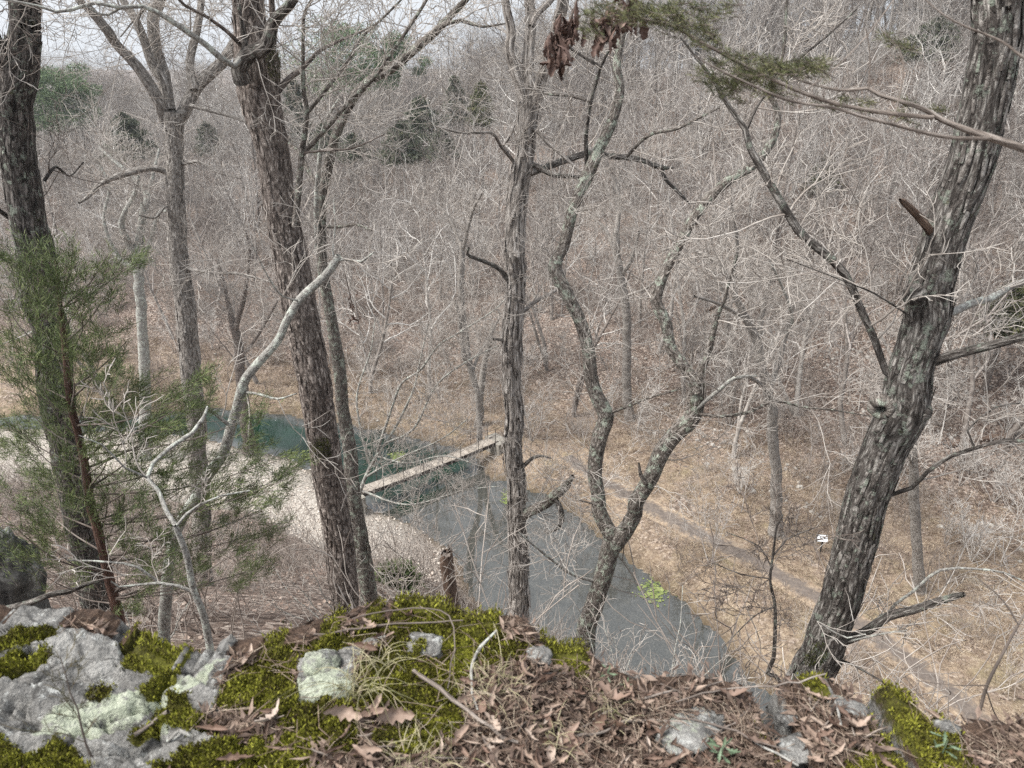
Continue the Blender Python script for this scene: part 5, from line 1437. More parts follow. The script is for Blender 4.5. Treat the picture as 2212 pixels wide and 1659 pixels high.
# dry grass tufts on the flat
def tuft_proto(seed, n, L):
    gg = np.random.default_rng(seed)
    P = np.c_[gg.normal(0, 0.14, (n, 2)), np.zeros(n)]
    D = norm(np.c_[gg.normal(0, 0.8, (n, 2)), gg.uniform(0.3, 1.0, n)])
    V, Q, var = blades(P, D, gg.uniform(0.5, 1.2, n) * L, np.full(n, 0.016), gg)
    return mesh_np('grass_tuft', V, quads=Q, mat=M_STRAW, smooth=False, attrs={'var': var})
def flat_fn(x, y):
    sb = np.interp(x, SB_X, SB_Y)
    return (y > yfar(x) + 0.2) * (1 - smooth((y - sb + 1) / 10)) * (np.abs(x) < y * 0.85 + 3) * smooth((seg_dist(x, y, PATH) - 0.25) / 0.6) * (0.25 + 0.75 * smooth(fbm(xy0(x, y, 0.25, 3.0), 2) * 2 + 0.5))
pt = sample_box(6500, -36, 40, 12, 62, flat_fn)
tzz = terrain(pt[:, 0], pt[:, 1])
scatter('dry_grass', 'straw coloured dead grass matting the valley flat', [tuft_proto(s, 26, 0.28) for s in (1, 2, 3)], np.c_[pt, tzz], np.c_[np.zeros((len(pt), 2)), g.uniform(0, 6.28, len(pt))], g.uniform(0.6, 1.3, len(pt)), g.integers(0, 3, len(pt)))

# pale stones strewn on the right-hand slope
def stone_mesh(seed, mat, sq=0.6):
    gg = np.random.default_rng(seed)
    nlat, nlon = 6, 9
    V = []
    for i in range(nlat + 1):
        th = math.pi * i / nlat
        for j in range(nlon):
            ph = 2 * math.pi * j / nlon
            p = np.array([math.sin(th) * math.cos(ph), math.sin(th) * math.sin(ph) * 0.8, math.cos(th) * sq])
            p *= 1 + 0.35 * float(fbm(p * 1.3 + seed * 3, 2))
            V.append(p)
    Q = [(i * nlon + j, i * nlon + (j + 1) % nlon, (i + 1) * nlon + (j + 1) % nlon, (i + 1) * nlon + j) for i in range(nlat) for j in range(nlon)]
    return mesh_np('stone', np.array(V), quads=np.array(Q), mat=mat, smooth=False)
m, n, l, b = new_mat('pale_stone'); k = NB(n, l)
l.new(k.mix(k.objrand(), k.ramp(k.noise(k.pos(), 12, 4), [(0.3, (0.30, 0.28, 0.25)), (0.7, (0.55, 0.53, 0.49))]), (0.28, 0.26, 0.24)), b.inputs['Base Color'])
M_STONE = m
SM = [stone_mesh(s, M_STONE) for s in range(4)]
def stone_fn(x, y):
    sb = np.interp(x, SB_X, SB_Y)
    return (y > sb - 5) * (np.abs(x) < y * 0.85 + 3) * (0.12 + smooth((x - 8) / 10)) * smooth(fbm(xy0(x, y, 0.2, 8.0), 2) * 3 + 0.3)
pst = sample_box(2600, -25, 55, 24, 75, stone_fn)
stz = terrain(pst[:, 0], pst[:, 1])
scatter('scattered_stones', 'small pale stones strewn through the leaves on the right slope', SM, np.c_[pst, stz], g.uniform(0, 6.28, (len(pst), 3)) * np.array([0.1, 0.1, 1]), 0.04 + 0.16 * g.uniform(0, 1, len(pst)) ** 3, g.integers(0, 4, len(pst)))
# gravel on the near beach
def beach_fn(x, y):
    return (y < ynear(x) - 0.1) * (y > ynear(x) - 7.5) * (x < -3.0) * (x > -30)
pg = sample_box(3500, -30, -3, 22, 44, beach_fn)
pgz = terrain(pg[:, 0], pg[:, 1])
M_LEAFP = leafy_mat('beach_leaves', [(0.28, 0.235, 0.195), (0.45, 0.40, 0.35), (0.62, 0.575, 0.52)], 3.0)
fl = mesh_np('flake', np.array([(-.5, -.3, 0), (.1, -.4, .12), (.5, .1, 0), (0, .4, .15)]), quads=np.array([(0, 1, 2, 3)]), mat=M_LEAFP, smooth=False)
scatter('beach_leaf_litter', 'pale dry leaves and gravel covering the near beach', [fl], np.c_[pg, pgz + 0.02], g.normal(0, 0.4, (len(pg), 3)) + np.c_[np.zeros((len(pg), 2)), g.uniform(0, 6, len(pg))], g.uniform(0.08, 0.2, len(pg)), np.zeros(len(pg)))
# fallen leaves on the hillside and near slope
M_LEAFB = leafy_mat('slope_leaves', [(0.085, 0.057, 0.045), (0.19, 0.137, 0.11), (0.43, 0.355, 0.30)], 4.0)
fl2 = mesh_np('flake', np.array([(-.5, -.3, 0), (.1, -.4, .12), (.5, .1, 0), (0, .4, .15)]), quads=np.array([(0, 1, 2, 3)]), mat=M_LEAFB, smooth=False)
pf1 = sample_box(9000, -40, 45, 16, 75, lambda x, y: far_fn(x, y) * 2)
pf2 = sample_box(5000, -25, 8, 4, 36, lambda x, y: (y < ynear(x) - 0.5) * (np.abs(x) < y * 0.9 + 3) * 1.0)
pf = np.vstack([pf1, pf2])
pfz = terrain(pf[:, 0], pf[:, 1])
scatter('slope_leaf_litter', 'brown fallen leaves lying over the slopes', [fl2], np.c_[pf, pfz + 0.02], g.normal(0, 0.45, (len(pf), 3)) + np.c_[np.zeros((len(pf), 2)), g.uniform(0, 6, len(pf))], np.r_[g.uniform(0.10, 0.24, len(pf1)), g.uniform(0.06, 0.13, len(pf2))], np.zeros(len(pf)))

# evergreens on the ridge
def conifer(name, label, px_, py_base, H, W, D, mat, seed, pine=False, n_=0):
    gg = np.random.default_rng(seed)
    d = ray(px_, py_base); t = D / d[1]
    x, y = d[0] * t, D
    z = tz(x, y)
    top_z = CAMZ + ray(px_, py_base - H)[2] * (D / ray(px_, py_base - H)[1])
    base = CAMZ + d[2] * t
    hh = top_z - z
    root = thing(name, label, 'tree', (x, y, z))
    link('trunk', tube_mesh('conifer_trunk', [([(np.array([[0, 0, -0.5], [0.1, 0, hh * 0.5], [0, 0, hh * 0.97]]), np.array([0.22, 0.14, 0.03]))], 7)], M_FTRUNK), root)
    Wm = W / FPX * D
    n = n_ or (5200 if pine else 4200)
    cz = max(0.0, base - z)
    if pine:
        cl = [(gg.normal(0, Wm * 0.35), gg.normal(0, Wm * 0.35), cz + (hh - cz) * gg.uniform(0.1, 1.0) ** 0.8, gg.uniform(0.12, 0.24) * Wm * 1.3) for _ in range(26)]
        P = []
        for a, b2, c2, r2 in cl:
            v = norm(gg.normal(0, 1, (n // 13, 3))) * (r2 * gg.uniform(0.4, 1.0, (n // 13, 1)) ** 0.5) * np.array([1, 1, 0.6])
            P.append(v + np.array([a, b2, c2]))
        P = np.concatenate(P)
    else:
        tt = gg.uniform(0, 1, n * 2)
        rad = Wm * 0.5 * (1 - tt) ** 0.5 * np.sqrt(gg.uniform(0.1, 1, n * 2)) * (0.8 + 0.35 * np.sin(tt * 23 + gg.uniform(0, 6)))
        th = gg.uniform(0, 6.28, n * 2)
        P = np.stack([rad * np.cos(th), rad * np.sin(th), cz + (hh - cz) * tt], -1)
    D_ = norm(gg.normal(0, 1, P.shape) + np.array([0, 0, 0.35]))
    V, Q, var = blades(P, D_, gg.uniform(0.25, 0.7, len(P)), gg.uniform(0.06, 0.14, len(P)), gg)
    link('crown', mesh_np('conifer_crown', V, quads=Q, mat=mat, smooth=False, attrs={'var': var}), root)
conifer('pine_tree', 'pale green rounded pine standing on the skyline right of the thick brown trunk', 745, 215, 165, 150, 105, M_PINE, 1, True)
conifer('pine_tree', 'smaller pale green pine on the skyline, just right of the rounded one', 848, 195, 115, 80, 112, M_PINE, 2, True)
conifer('cedar_tree', 'olive cedar on the slope just left of the shaggy trunk', 1040, 270, 85, 62, 92, M_CEDAR2, 3)
conifer('cedar_tree', 'tall dark cedar on the ridge in the gap between the big trunks', 985, 275, 105, 62, 100, M_DARKC, 4)
conifer('cedar_tree', 'broad dark cedar low on the ridge, left of the tall dark one', 912, 300, 85, 100, 97, M_DARKC, 5)
conifer('pine_tree', 'grey green pine on the left skyline beside the oak trunk', 110, 300, 150, 120, 100, M_PINE, 6, True)
conifer('pine_tree', 'dim pine on the left skyline, right of the one beside the oak', 175, 280, 130, 95, 105, M_PINE, 7, True)
conifer('cedar_tree', 'dark cedar on the slope between the forked grey tree and its left limb', 285, 340, 90, 110, 88, M_DARKC, 8)
conifer('cedar_tree', 'dark spreading cedar on the ridge behind the leaning oak at top right', 2010, 130, 85, 130, 80, M_DARKC, 9)
conifer('cedar_tree', 'dull olive cedar half hidden on the hillside right of the twisted stems', 1770, 440, 90, 80, 70, M_CEDAR2, 10)
conifer('cedar_tree', 'small dark cedar on the shadowed slope below the ridge', 870, 350, 80, 110, 82, M_DARKC, 11)
conifer('cedar_tree', 'bright olive cedar at the right edge above the lower oak branch', 2165, 715, 90, 110, 42, M_CEDAR2, 12)
conifer('cedar_tree', 'green bushy cedar on the bank between the thick trunk and the snag', 860, 1330, 80, 110, 17, M_CEDAR, 13, n_=900)

for i_, (a_, b_, H_, W_, D_, lab_) in enumerate([(705, 330, 60, 70, 96, 'dim cedar on the slope just right of the thick brown trunk'), (765, 345, 50, 80, 92, 'low dark cedar on the slope under the leaning limb'), (655, 315, 70, 60, 100, 'dim cedar seen between the thick brown trunk and its slender mossy branch'), (955, 340, 55, 80, 90, 'low dark cedar below the tall dark one on the ridge'), (455, 330, 60, 70, 96, 'dark cedar on the slope right of the forked grey tree'), (640, 245, 70, 50, 106, 'thin dark cedar high on the ridge beside the thick brown trunk')]):
    conifer('cedar_tree', lab_, a_, b_, H_, W_, D_, M_DARKC, 60 + i_, n_=1800)

# a pale house glimpsed through the trees on the right ridge
def house(px_, py_, D, wpx, label):
    q = at(px_, py_, D)
    zt = tz(q[0], q[1])
    root = thing('house', label, 'house', (q[0], q[1], zt))
    W, Hh, Dp = wpx / FPX * D, max(3.0, q[2] - zt), 6.0
    mw, n, l, b = new_mat('white_siding'); kk = NB(n, l)
    l.new(kk.ramp(kk.noise(kk.pos(), 2, 3), [(0.3, (0.62, 0.62, 0.62)), (0.7, (0.78, 0.78, 0.78))]), b.inputs['Base Color'])
    mr, n, l, b = new_mat('grey_shingle'); kk = NB(n, l)
    l.new(kk.ramp(kk.noise(kk.pos(), 4, 3), [(0.3, (0.14, 0.14, 0.15)), (0.7, (0.24, 0.24, 0.25))]), b.inputs['Base Color'])
    mg, n, l, b = new_mat('dark_glass'); b.inputs['Base Color'].default_value = (0.03, 0.035, 0.04, 1); b.inputs['Roughness'].default_value = 0.1
    def box(nm, x0, x1, y0, y1, z0, z1, mat, par):
        V = np.array([(x, y, z) for x in (x0, x1) for y in (y0, y1) for z in (z0, z1)], float)
        Q = np.array([(0, 1, 3, 2), (4, 6, 7, 5), (0, 4, 5, 1), (2, 3, 7, 6), (0, 2, 6, 4), (1, 5, 7, 3)])
        return link(nm, mesh_np(nm, V, quads=Q, mat=mat, smooth=False), par)
    box('wall', -W / 2, W / 2, 0, Dp, -1, Hh, mw, root)
    V = np.array([(-W / 2 - .4, -.5, Hh), (W / 2 + .4, -.5, Hh), (W / 2 + .4, Dp + .5, Hh), (-W / 2 - .4, Dp + .5, Hh), (-W / 2 - .4, Dp / 2, Hh + 1.8), (W / 2 + .4, Dp / 2, Hh + 1.8)])
    link('roof', mesh_np('roof', V, quads=np.array([(0, 1, 5, 4), (2, 3, 4, 5), (0, 3, 2, 1)]), tris=np.array([(1, 2, 5), (3, 0, 4)]), mat=mr, smooth=False), root)
    for s in (-0.28, 0.28):
        w_ = box('window', s * W - .5, s * W + .5, -0.06, -0.003, Hh * 0.4, Hh * 0.4 + 1.2, mg, root)
house(1765, 108, 104, 75, 'low house with a grey roof glimpsed through trees on the right ridge')
house(1512, 158, 108, 26, 'tiny white building glimpsed through trees below the green cedar spray')

# ------------------------------------------------------------------ footbridge
def bridge():
    z = 1.35
    A, B = onz(776, 1060, z), onz(1062, 951, z)
    ax = B - A; L = np.linalg.norm(ax); ux = ax / L; uy = np.array([-ux[1], ux[0], 0])
    root = thing('footbridge', 'narrow weathered plank footbridge with thin railings across the green creek', 'bridge', tuple(A), None, math.atan2(ux[1], ux[0]))
    mw, n, l, b = new_mat('weathered_plank'); kk = NB(n, l)
    tc = n.new('ShaderNodeTexCoord').outputs['Object']
    c = kk.ramp(kk.noise(kk.mapv(tc, (14, 2, 1)), 3, 4), [(0.3, (0.27, 0.235, 0.20)), (0.7, (0.47, 0.43, 0.38))])
    c = kk.mix(kk.objrand(), c, kk.mix(1.0, c, (0.68, 0.66, 0.64), 'MULTIPLY'))
    l.new(c, b.inputs['Base Color'])
    mi, n, l, b = new_mat('rusty_steel'); b.inputs['Base Color'].default_value = (0.06, 0.05, 0.045, 1); b.inputs['Roughness'].default_value = 0.7
    mc, n, l, b = new_mat('stained_concrete'); kk = NB(n, l)
    l.new(kk.ramp(kk.noise(kk.pos(), 3, 5), [(0.3, (0.18, 0.165, 0.14)), (0.7, (0.36, 0.34, 0.30))]), b.inputs['Base Color'])
    def box(x0, x1, y0, y1, z0, z1, mat, nm):
        V = np.array([(x, y, zz) for x in (x0, x1) for y in (y0, y1) for zz in (z0, z1)], float)
        Q = np.array([(0, 1, 3, 2), (4, 6, 7, 5), (0, 4, 5, 1), (2, 3, 7, 6), (0, 2, 6, 4), (1, 5, 7, 3)])
        return mesh_np(nm, V, quads=Q, mat=mat, smooth=False)
    W = 0.76
    pitch = 0.125
    pm_ = [box(-0.056, 0.056, -W / 2 - e, W / 2 + e2, -0.02, 0.02, mw, 'plank') for e, e2 in ((0, 0.01), (0.012, 0), (0.004, 0.015))]
    N_ = int(L / pitch)
    gg = np.random.default_rng(5)
    sag = lambda x: -0.10 * 4 * (x / L) * (1 - x / L)
    for i in range(N_):
        x = (i + 0.5) * L / N_
        o = link('plank', pm_[i % 3], root, (x, gg.normal(0, 0.004), sag(x) + gg.normal(0, 0.003)))
        o.rotation_euler = (gg.normal(0, 0.008), 0, gg.normal(0, 0.012))
    for s in (-1, 1):
        pts = np.array([(x, s * (W / 2 - 0.06), sag(x) - 0.14) for x in np.linspace(-0.3, L + 0.3, 9)])
        V, Q = [], []
        for p in pts:
            for dy, dz in ((-.05, -.115), (.05, -.115), (.05, .115), (-.05, .115)):
                V.append(p + np.array([0, dy, dz]))
        for i in range(8):
            for j in range(4): Q.append((i * 4 + j, i * 4 + (j + 1) % 4, i * 4 + 4 + (j + 1) % 4, i * 4 + 4 + j))
        link('stringer', mesh_np('stringer', np.array(V), quads=np.array(Q), mat=mi, smooth=False), root)
        for hgt in (0.55, 0.98):
            rp = np.array([(x, s * (W / 2 + 0.03), sag(x) + hgt) for x in np.linspace(0, L + 0.6, 12)])
            link('rail', tube_mesh('rail', [([(rp, np.full(12, 0.013))], 6)], mi), root)
        for i in range(8):
            x = L * i / 7
            link('post', box(-0.016, 0.016, -0.016, 0.016, -0.22, 1.0, mi, 'post'), root, (x, s * (W / 2 + 0.035), sag(x)))
    for x in (-0.45, L + 0.45):
        link('abutment', box(-0.45, 0.45, -0.75, 0.75, -2.6, -0.03, mc, 'abutment'), root, (x, 0, -0.02))
bridge()

# trail sign
def trail_sign():
    q = onz(1770, 1192, 0.9)
    z = tz(q[0], q[1])
    root = thing('trail_sign', 'small white slanted sign board on a thin dark post beside the path', 'sign', (q[0], q[1], z), None, -0.12)
    mwh, n, l, b = new_mat('white_panel'); b.inputs['Base Color'].default_value = (0.72, 0.74, 0.76, 1); b.inputs['Roughness'].default_value = 0.4
    mp, n, l, b = new_mat('dark_post'); b.inputs['Base Color'].default_value = (0.05, 0.045, 0.04, 1)
    def box(nm, c, s, mat, rx=0):
        V = np.array([(x * s[0], y * s[1], zz * s[2]) for x in (-.5, .5) for y in (-.5, .5) for zz in (-.5, .5)], float)
        Q = np.array([(0, 1, 3, 2), (4, 6, 7, 5), (0, 4, 5, 1), (2, 3, 7, 6), (0, 2, 6, 4), (1, 5, 7, 3)])
        o = link(nm, mesh_np(nm, V, quads=Q, mat=mat, smooth=False), root, c); o.rotation_euler = (rx, 0, 0)
        return o
    box('board', (0, 0, 0.95), (0.50, 0.025, 0.34), mwh, -0.75)
    box('board_frame', (0, 0.028, 0.924), (0.53, 0.02, 0.37), mp, -0.75)
    box('post', (0.05, 0.03, 0.42), (0.07, 0.06, 0.96), mp)
trail_sign()

# floating algae
for nm, (a, bb, rx, ry), lab in (('algae_patch', (1415, 1275, 34, 26), 'bright green algae patch floating near the right bank'), ('algae_patch', (640, 985, 40, 10), 'pale green algae patch floating left of the thick brown trunk'), ('algae_patch', (1105, 1075, 16, 14), 'thin green algae film floating behind the shaggy trunk'), ('algae_patch', (860, 985, 10, 5), 'small algae patch floating just beyond the footbridge')):
    gg = np.random.default_rng(int(a))
    V, Q = [], []
    for i in range(260):
        th, ph = gg.uniform(0, 6.28), math.sqrt(gg.uniform(0, 1))
        c = onz(a + rx * ph * math.cos(th), bb + ry * ph * math.sin(th), 0.006)
        c[2] = 0.006 + 0.0004 * i % 0.03
        s = 0.03 + 0.13 * gg.uniform(0, 1) ** 3
        c[:2] += gg.normal(0, 0.18, 2)
        k0 = len(V)
        for j in range(6):
            V.append(c + np.array([s * gg.uniform(.5, 1) * math.cos(j * 1.047), s * gg.uniform(.5, 1) * math.sin(j * 1.047), 0]))
        Q += [(k0, k0 + 1, k0 + 2, k0 + 3), (k0, k0 + 3, k0 + 4, k0 + 5)]
    o = link(nm, mesh_np(nm, np.array(V), quads=np.array(Q), mat=M_ALGAE, smooth=False))
    tag(o, lab, kind='stuff')

# ------------------------------------------------------------------ shrubs rooted on the slope right below the ledge
def shrub(label, px_, py_, Y, H, n, seed, spread=0.5, mat=None):
    gg = np.random.default_rng(seed)
    q = at(px_, py_, Y)
    z = tz(q[0], q[1])
    base = np.array([q[0], q[1], max(z, q[2] - 1.5)])
    T = {}
    sp = dict(seg=[8, 6, 4], wig=[0.13, 0.22, 0.26], trop=[0.03, 0.03, 0.02], taper=[0.75, 0.7, 0.5], n=[7, 5], start=[0.2, 0.15], ang=[0.75, 0.8], ratio=[0.42, 0.45], short=[0.4, 0.4], rr=[0.55, 0.65], rmin=0.0026, last=2)
    root = thing('bare_shrub', label, 'shrub', tuple(base), 'bare shrubs below the ledge')
    for _ in range(n):
        d = norm(np.array([gg.normal(0, spread), gg.normal(0, spread), 1.0]))
        T_ = {}
        grow(T_, np.array([gg.normal(0, 0.08), gg.normal(0, 0.08), 0.0]), d, H * gg.uniform(0.6, 1.1), 0.012, 0, sp, gg)
        link('stem', tube_mesh('shrub_stem', [(T_[0], 6)], mat or M_PALE), root)
        for lv in (1, 2): T.setdefault(lv, []).extend(T_.get(lv, []))
    tag(link('twigs', tube_mesh('shrub_twigs', [(T[1], 4), (T[2], 3)], M_TWIG), root), kind='stuff')
    # anchor to the slope
    if base[2] > z + 0.05:
        link('root_stem', tube_mesh('shrub_root', [([(np.array([[0, 0, 0.02], [0.02, 0.0, (z - base[2]) * 0.5], [0, 0, z - base[2] - 0.2]]), np.array([0.02, 0.024, 0.03]))], 6)], M_PALE), root)
for i, (a, bb, Y, H, n, lab) in enumerate([
    (1340, 1500, 4.2, 1.3, 6, 'pale bare shrub just behind the ledge, right of the twisted tree foot'), (1450, 1530, 4.6, 1.4, 5, 'pale bare shrub rising over the water behind the ledge rim'),
    (1570, 1540, 4.4, 1.3, 5, 'thin bare shrub behind the ledge, left of the dark sapling'), (1190, 1430, 8.0, 1.6, 6, 'bare shrub on the bank between the shaggy trunk and the twisted tree'),
    (1040, 1400, 8.5, 1.6, 7, 'bare shrub on the bank left of the shaggy trunk foot'), (900, 1390, 7.5, 1.6, 7, 'bare shrub right behind the top of the moss hump'), (640, 1420, 4.6, 1.3, 6, 'pale bare shrub left of the thick trunk foot'),
    (560, 1420, 4.4, 1.3, 5, 'bare shrub behind the olive moss cushion'), (1930, 1560, 4.0, 1.1, 4, 'thin bare shrub right of the leaning oak foot'), (1660, 1530, 3.6, 1.0, 3, 'few thin stems at the left of the oak foot'), (720, 1400, 9.0, 1.8, 6, 'bare shrub on the leafy slope under the thick trunk'), (300, 1420, 6.0, 1.4, 5, 'bare shrub behind the left rock, under the cedar')]):
    shrub(lab, a, bb, Y, H, n, 400 + i)

# foreground twig at the lower right corner
def corner_twig():
    Y = 1.55
    root0 = px_line([(2092, 1640, 7)], Y)[0][0]
    root = thing('dark_twig', 'dark thin stem slanting up through the lower right corner', 'branch', tuple(root0))
    for pts, dY in [([(2070, 1720, 8), (2092, 1605, 8), (2116, 1536, 7), (2133, 1478, 7), (2167, 1410, 6), (2212, 1328, 5), (2290, 1200, 4)], 0.1), ([(2200, 1350, 4), (2180, 1315, 4), (2150, 1280, 3), (2100, 1240, 2)], 0.05), ([(2060, 1690, 5), (2130, 1610, 4), (2212, 1560, 4), (2300, 1520, 3)], 0), ([(2135, 1480, 3), (2060, 1480, 2), (1980, 1470, 2)], 0.2), ([(2130, 1490, 3), (2160, 1560, 3), (2230, 1620, 2)], 0.0)]:
        lp, lr = px_line(pts, Y, dY)
        SP, SR = spline(lp, lr, 0.03)
        link('stem', tube_mesh('dark_stem', [([(SP - root0, SR)], 7)], M_TWIGD), root)
corner_twig()

# ------------------------------------------------------------------ things lying on the ledge
gL = np.random.default_rng(55)
# moss tufts
sel = np.where((moss.ravel() > 0.12) & (gy.ravel() < 1720) & (gx.ravel() > -150) & (gx.ravel() < 2300))[0]
area_w = (np.gradient(LY, axis=1)).ravel()[sel]
area_w = area_w * np.clip(moss.ravel()[sel] * 1.2 - 0.2, 0.12, 1)
pick = gL.choice(sel, 72000, p=area_w / area_w.sum())
Pm = np.stack([lsel_x[pick], lsel_y[pick], lsel_z[pick] - 0.002], -1) + gL.normal(0, 0.004, (len(pick), 3)) * np.array([1, 1, 0])
Dm = norm(np.stack([gL.normal(0, 0.55, len(pick)), gL.normal(0, 0.55, len(pick)), np.ones(len(pick))], -1))
rimc = np.where(amoss[:, NV:NV + 7].ravel() > 0.25)[0]
rimc = gL.choice(rimc, 9000)
Pr = np.stack([AX[:, NV:NV + 7].ravel()[rimc], AY[:, NV:NV + 7].ravel()[rimc], AZ[:, NV:NV + 7].ravel()[rimc]], -1) + gL.normal(0, 0.006, (len(rimc), 3))
Pm = np.vstack([Pm, Pr])
Dm = np.vstack([Dm, norm(np.stack([gL.normal(0, 0.5, len(rimc)), gL.normal(0.3, 0.5, len(rimc)), np.ones(len(rimc))], -1))])
pick = np.arange(len(Pm))
V, Q, var = blades(Pm, Dm, gL.uniform(0.004, 0.010, len(pick)) * (1 + 1.2 * smooth(fbm(Pm * 30.0, 2) + 0.3)), gL.uniform(0.003, 0.006, len(pick)), gL)
o = link('moss', mesh_np('moss', V, quads=Q, mat=M_MOSS, smooth=False, attrs={'var': var}))
tag(o, 'olive and bright green moss cushions on the ledge', kind='stuff')

litmask = ((moss < 0.4) & (rock < 0.4)).ravel()
sel = np.where(litmask & (gy.ravel() < 1720) & (gx.ravel() > -100) & (gx.ravel() < 2260))[0]
aw = (np.gradient(LY, axis=1)).ravel()[sel]
# crumbs of leaf, stalks
pick = gL.choice(sel, 6500, p=aw / aw.sum())
nC = len(pick)
Pc = np.stack([lsel_x[pick], lsel_y[pick], lsel_z[pick] + gL.uniform(0.001, 0.010, nC)], -1)
rl = np.where((amoss[:, NV - 3:NV + 8].ravel() < 0.4) & (np.repeat(rock[:, -1:], 11, 1).ravel() < 0.4) & (AX[:, NV - 3:NV + 8].ravel() > -0.6))[0]
rl = gL.choice(rl, 2600)
Pc = np.vstack([Pc, np.stack([AX[:, NV - 3:NV + 8].ravel()[rl], AY[:, NV - 3:NV + 8].ravel()[rl], AZ[:, NV - 3:NV + 8].ravel()[rl] + 0.004], -1) + gL.normal(0, 0.006, (len(rl), 3))])
nC = len(Pc)
Dc = norm(np.stack([gL.normal(0, 1, nC), gL.normal(0, 1, nC), gL.normal(0, 0.25, nC)], -1))
V, Q, var = blades(Pc, Dc, gL.uniform(0.012, 0.05, nC), gL.uniform(0.004, 0.016, nC), gL)
o = link('leaf_litter', mesh_np('leaf_litter', V, quads=Q, mat=M_LITTER, smooth=False, attrs={'var': var}))
tag(o, 'crumbled brown leaf litter on the ledge', kind='stuff')
# pine needles
wide = np.where((rock.ravel() < 0.6) & (gy.ravel() < 1720) & (gx.ravel() > 350) & (gx.ravel() < 2260))[0]
pk = np.concatenate([gL.choice(sel, 900), gL.choice(wide, 300)])
polys = []
for i in pk:
    p = np.array([lsel_x[i], lsel_y[i], lsel_z[i] + gL.uniform(0.005, 0.02)])
    a = gL.uniform(0, 6.28); L = gL.uniform(0.06, 0.13)
    d = np.array([math.cos(a), math.sin(a), gL.normal(0, 0.08)])
    bd = np.array([-d[1], d[0], 0]) * gL.normal(0, 0.15) * L
    polys.append((np.stack([p - d * L / 2, p + bd, p + d * L / 2]), np.full(3, gL.uniform(0.0006, 0.0011))))
v_, q_, b_ = tubes(polys, 3)
var = np.repeat(gL.uniform(0, 1, len(polys)), 9)
o = link('pine_needles', mesh_np('pine_needles', v_, quads=q_, mat=M_NEEDLE, attrs={'var': var}))
tag(o, 'fallen pine needles strewn over the ledge', kind='stuff')

# leaves: each a thing of its own
pick = gL.choice(sel, 235, p=aw / aw.sum())
extra = np.where((moss.ravel() > 0.5) & (gy.ravel() < 1700) & (gx.ravel() > 450) & (gx.ravel() < 2100))[0]
pick = np.concatenate([pick, gL.choice(extra, 14)])
for i in pick:
    o = link('fallen_leaf', LEAVES[gL.integers(len(LEAVES))], None, (float(lsel_x[i]), float(lsel_y[i]), float(lsel_z[i]) + 0.018))
    o.rotation_euler = (gL.normal(0, 0.45), gL.normal(0, 0.35), gL.uniform(0, 6.28))
    s = gL.uniform(0.45, 0.95) if gL.uniform() < 0.85 else gL.uniform(0.95, 1.2); o.scale = (s, s * gL.uniform(0.8, 1.25), s)
    tag(o, 'curled brown dead leaf lying on the ledge', 'leaf', 'dead leaves on the ledge')
for a, bb, lab, ki, rz, s in [(1135, 1470, 'largest pale leaf standing upright near the ledge rim', 2, 1.9, 1.3), (740, 1560, 'pale curled leaf on the olive moss', 0, 0.2, 1.2), (845, 1570, 'broad flat flake of dry leaf on the moss, below the long stick', 0, 0.5, 1.3)]:
    p = ledge_hit(a, bb)
    o = link('fallen_leaf', LEAVES[ki], None, tuple(p + np.array([0, 0, 0.03])))
    o.rotation_euler = (0.9, 0.3, rz); o.scale = (s,) * 3
    tag(o, lab, 'leaf', 'dead leaves on the ledge')

# sticks on the ledge
def stick(label, pts, mat, lift=0.012, seed=0):
    gg = np.random.default_rng(seed)
    P, R = [], []
    for a, bb, w in pts:
        q = ledge_hit(a, bb); q[2] += lift
        P.append(q); R.append(0.5 * w / FPX * depth(q))
    SP, SR = spline(np.array(P), np.array(R), 0.03)
    SP = SP + gg.normal(0, 0.0025, SP.shape)
    v_, q_, b_ = tubes([(SP - SP[0], SR)], 7)
    o = link('fallen_stick', mesh_np('stick', v_, quads=q_, mat=mat, attrs={'bark': b_}), None, tuple(SP[0]))
    tag(o, label, 'stick', 'sticks on the ledge')
stick('long straight grey stick lying diagonally below the moss hump', [(893, 1463, 9), (950, 1500, 10), (1010, 1545, 9), (1060, 1585, 8), (1120, 1617, 6)], M_DEAD, 0.02, 1)
stick('forked grey twig running up the moss hump', [(1032, 1545, 5), (1020, 1490, 6), (1022, 1445, 8), (1040, 1408, 8), (1073, 1375, 5)], M_PALE, 0.02, 2)
stick('thin bent stem looping over the moss hump', [(760, 1352, 3), (860, 1332, 3), (950, 1345, 3), (982, 1375, 3), (980, 1450, 3), (968, 1510, 3)], M_TWIGD, 0.03, 3)
stick('long thin stick lying across the bare soil', [(1180, 1603, 5), (1280, 1595, 6), (1350, 1567, 6), (1440, 1565, 5), (1560, 1590, 4)], M_DEAD, 0.015, 4)
stick('broken grey twig on the moss by the lichen rock', [(295, 1595, 9), (330, 1575, 10), (366, 1560, 9)], M_DEAD, 0.015, 5)
stick('short thick pale stick on the rock below the moss', [(360, 1610, 9), (390, 1597, 10), (412, 1585, 9)], M_PALE, 0.015, 6)
stick('white twig standing across the soil near the right moss', [(1800, 1520, 5), (1810, 1550, 5), (1815, 1585, 6)], M_PALE, 0.02, 7)
stick('pale twig sloping down at the bottom right of the soil', [(1620, 1600, 5), (1680, 1640, 6), (1720, 1665, 5)], M_PALE, 0.015, 8)
stick('long thin dark twig across the right soil', [(1456, 1560, 4), (1560, 1582, 5), (1620, 1610, 4), (1700, 1640, 3)], M_TWIGD, 0.02, 9)
stick('slender twig along the rim by the oak foot', [(1460, 1532, 3), (1560, 1505, 4), (1640, 1500, 4), (1720, 1490, 4), (1780, 1470, 3)], M_DEAD, 0.03, 10)
